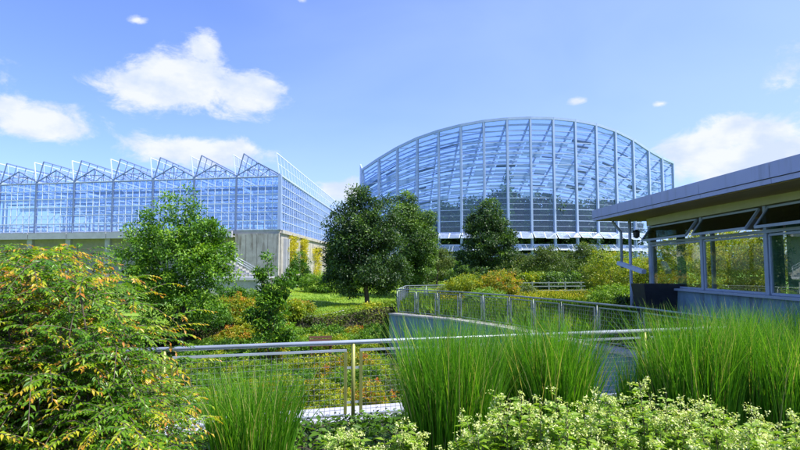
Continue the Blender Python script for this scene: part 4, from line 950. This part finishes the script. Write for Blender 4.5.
# ------------------------------------------------------------ white flowered bushes
def flower_bush(base, r, h, ns, label, seed):
    g = np.random.default_rng(seed); root = empty('flowering_bush', base, label=label, cat='bush', group='white flowering bushes along the bottom edge')
    st = MB(); LP = []; LA = []; LV = []; FP = []; FA = []
    for i in range(ns):
        rr = r*math.sqrt(g.random()); th = g.random()*6.283; hh = h*(1-.35*(rr/r)**2)*g.uniform(.68, 1.06)
        a = np.array([rr*.5*math.cos(th), rr*.5*math.sin(th), 0]); b = np.array([rr*math.cos(th), rr*math.sin(th), hh]); 
        limb(st, a, b, .006, .002, g, n=4, wob=.04)
        m_ = 34
        t = g.uniform(.35, .98, m_)[:, None]; P = a+(b-a)*t; ang = g.random(m_)*6.283
        LP.append(P); LA.append(np.stack([np.cos(ang), np.sin(ang), g.uniform(-.1, .6, m_)], 1)); LV.append(.35+.5*t[:, 0]+g.normal(0, .12, m_))
        for s in range(int(g.integers(2, 5)) if rr < r*.95 else 1):           # panicle of many small florets
            c = b + np.array([g.normal(0, .045), g.normal(0, .045), g.uniform(-.10, .05)]); k = int(g.integers(10, 34))
            q = rdir(k, g)*(g.random(k)**.5)[:, None]*np.array([.035, .035, .028]); q = q*g.uniform(.6, 1.25); FP.append(c+q); FA.append(q*20+rdir(k, g)*.6)
    st.build('stems', 'bark', root)
    P = np.concatenate(LP); A = np.concatenate(LA); n = len(P); Nn = rdir(n, g)*.5+np.array([0, 0, 1]); ln = .082*(.55+.8*g.random(n))
    leafmesh('foliage', 'lf_lime', P, A, Nn, ln, ln*.42, np.concatenate(LV), root, .2)
    P = np.concatenate(FP); A = np.concatenate(FA); n = len(P); Nn = rdir(n, g)*.6+np.array([0, 0, .8]); ln = .016*(.6+.8*g.random(n))
    leafmesh('flowers', 'petal', P, A, Nn, ln, ln*.8, g.normal(.5, .28, n), root, .1)
    return root
fb_ = [(500, 4.9, .42, 1.16, 60, 'white flowering bush under the middle grass clumps, leftmost of the tall ones'), (566, 4.6, .46, 1.2, 75, 'dense white flowering bush below the central grass clump'), (640, 4.7, .5, 1.26, 85, 'tallest white flowering bush filling the bottom right middle'),
       (712, 4.5, .5, 1.14, 80, 'yellowish white flowering bush below the right grass clump'), (785, 4.6, .5, 1.1, 75, 'white flowering bush in the bottom right corner'), (600, 3.7, .42, 1.08, 60, 'nearest white flowering bush at the bottom edge of the photo'), (690, 3.6, .45, 1.06, 60, 'near white flowering bush beside the nearest one, toward the right'),
       (348, 5.4, .30, .84, 36, 'small white flowering bush at the foot of the railing post'), (404, 5.3, .32, .86, 40, 'small white flowering bush just right of the post foot'), (438, 4.6, .24, .72, 24, 'low sparse flowering bush in front of the left tall grass clump'), (780, 3.7, .42, .98, 50, 'near leafy flowering bush touching the right bottom corner')]
for i, (px, Y, r, h, ns, lab) in enumerate(fb_): flower_bush(TP(px, Y), r*(.8 if Y > 5 else 1), h*(.80 if Y > 5 else .93), ns, lab, 300+i)

# ------------------------------------------------------------ large foreground shrub with arching sprays
def arching_shrub(base, ns, label, seed, tgt):
    g = np.random.default_rng(seed); root = empty('arching_shrub', base, label=label, cat='shrub'); base = np.array(base)
    st = MB(); LP = []; LA = []; LN = []; LV = []; LL = []
    for i in range(ns):
        e = tgt(g) - base; a = np.array([e[0]*.25+g.normal()*.08, e[1]*.25+g.normal()*.08, 0.0])
        hor = np.array([g.normal(.25, .6), g.normal(-.35, .5), 0]); hor /= np.linalg.norm(hor)+1e-6
        ln = g.uniform(.35, .75); b = e; c = e+hor*ln+np.array([0, 0, g.uniform(-.10, .16)*ln])
        if i % 3 == 0: limb(st, a, b, .010, .005, g, n=5, wob=.08)
        K = 7; tw = []
        for k in range(K+1):
            t = k/K; p = b+(c-b)*t; p = p+np.array([0, 0, .22*ln*math.sin(math.pi*t)*.8-.12*ln*t*t]); tw.append(p)
        st.tube([Vector(p) for p in tw], [.005-.0035*k/K for k in range(K+1)], 5)
        age = g.random()
        subs = [(tw, 1.0)]
        for q in range(int(g.integers(2, 5))):       # side twigs
            k0 = int(g.integers(2, K)); p0 = tw[k0]; d = hor*.6+np.array([-hor[1], hor[0], 0])*g.choice([-1, 1])*g.uniform(.5, 1.1)+np.array([0, 0, g.uniform(-.1, .3)])
            l2 = ln*g.uniform(.3, .55); sw = [p0+d*l2*s/5+np.array([0, 0, .1*l2*math.sin(s*.6)-.12*l2*(s/5)**2]) for s in range(6)]
            st.tube([Vector(p) for p in sw], [.003-.002*s/5 for s in range(6)], 4); subs.append((sw, .8))
        for sw, sz in subs:
            tot = len(sw)-1; m_ = int(9 + tot*2.2)
            for j in range(m_):
                t = .12+.88*(j/(m_-1)); x = t*tot; k = min(int(x), tot-1); p = sw[k]+(sw[k+1]-sw[k])*(x-k); d = sw[k+1]-sw[k]; d = d/np.linalg.norm(d)
                sd_ = np.cross(d, [0, 0, 1]); sd_ /= np.linalg.norm(sd_)+1e-6; s = 1 if j % 2 else -1
                ax = d*.75+sd_*s*g.uniform(.5, 1.0)+np.array([0, 0, g.uniform(-.45, .15)])
                LP.append(p); LA.append(ax); LN.append(np.array([0, 0, 1])+g.normal(0, .35, 3)); LL.append(sz*g.uniform(.045, .076)*(1.05-.35*t))
                LV.append(.36+.2*age+(.60 if age > .62 else .08)*max(0, t-.45)*2*(.4+.4*(e[2]/2.2))+g.normal(0, .07))
    st.build('stems', 'bark', root)
    P = np.array(LP); ln = np.array(LL)
    leafmesh('foliage', 'lf_sumac', P, np.array(LA), np.array(LN), ln, ln*.40, np.array(LV), root, .22)
    return root
def tgt1(g):
    px = g.uniform(-95, 128); 
    top = np.interp(px, [-90, 0, 60, 90, 105, 128], [258, 262, 268, 285, 325, 372])
    py = top + (470-top)*g.random()**.85; Y = g.uniform(3.5, 4.7) + .5*(1-(py-top)/(470-top))
    v = at(px, py, Y); return np.array(v)
arching_shrub((-2.35, 4.2, 0), 680, 'big arching shrub with orange tipped leaves filling the left foreground', 400, tgt1)
def tgt2(g):
    px = g.uniform(-60, 95); top = 256; py = top+g.random()*150; Y = g.uniform(5.2, 6.6); return np.array(at(px, py, Y))
arching_shrub((-4.0, 5.9, 0), 260, 'second arching shrub behind the big left foreground one', 401, tgt2)
# fill planting behind ledge gap
g = np.random.default_rng(77); n_ = Vector((-rdirv.y, rdirv.x, 0))
X = []; Y = []
for i in range(900):
    p = RA - rdirv*4 + rdirv*g.uniform(0, 10) + n_*g.uniform(.1, .6); X.append(p.x); Y.append(p.y)
X = np.array(X); Y = np.array(Y); prism('planting_strip', [tuple((RA-rdirv*8+n_*.0)[:2]), tuple((RA+rdirv*6.4)[:2]), tuple((RA+rdirv*6.4+n_*.94)[:2]), tuple((RA-rdirv*8+n_*.94)[:2])], -3.5, -1.15, 'soil', kind='structure')
cover('ground_ivy', 'lf_dark', X, Y, -1.15+0*X, .08, .25, 6, 'dark low ivy in the gap between railing and concrete ledge', .4, .2, 78)
g = np.random.default_rng(79)
X = g.uniform(-7, 8, 5000); Y = g.uniform(2.2, 9.5, 5000); lim = RA.y+(X-RA.x)*(rdirv.y/rdirv.x)-.45; k = Y < lim
cover('bed_groundcover', 'lf_lime', X[k], Y[k], 0*X[k], .09, .2, 7, 'low green plants carpeting the foreground bed', .35, .25, 80)
g = np.random.default_rng(83); X = []; Y = []
for i in range(2600):
    p = RA - rdirv*4 + rdirv*g.uniform(0, 13) - n_*g.uniform(.02, 1.1); X.append(p.x); Y.append(p.y)
cover('rail_ivy', 'lf_dark', np.array(X), np.array(Y), np.zeros(len(X)), .055, .09, 7, 'dark low ivy along the foot of the foreground railing', .35, .2, 84)
# far wood line
g = np.random.default_rng(91)
X = g.uniform(-260, 260, 2600); Y = 190+g.uniform(0, 30, 2600)
n = len(X)*10; P = np.stack([np.repeat(X, 10)+g.normal(0, 2.2, n), np.repeat(Y, 10)+g.normal(0, 2, n), g.random(n)*(7+3*np.sin(np.repeat(X, 10)*.13)+2*np.sin(np.repeat(X, 10)*.41))], 1)
o = leafmesh('distant_wood', 'lf_dark', P, rdir(n, g), rdir(n, g)+np.array([0, 0, .6]), 1.5, 1.0, g.normal(.5, .2, n)); tag(o, 'distant belt of dark trees beyond the glasshouses', 'wood', kind='stuff')
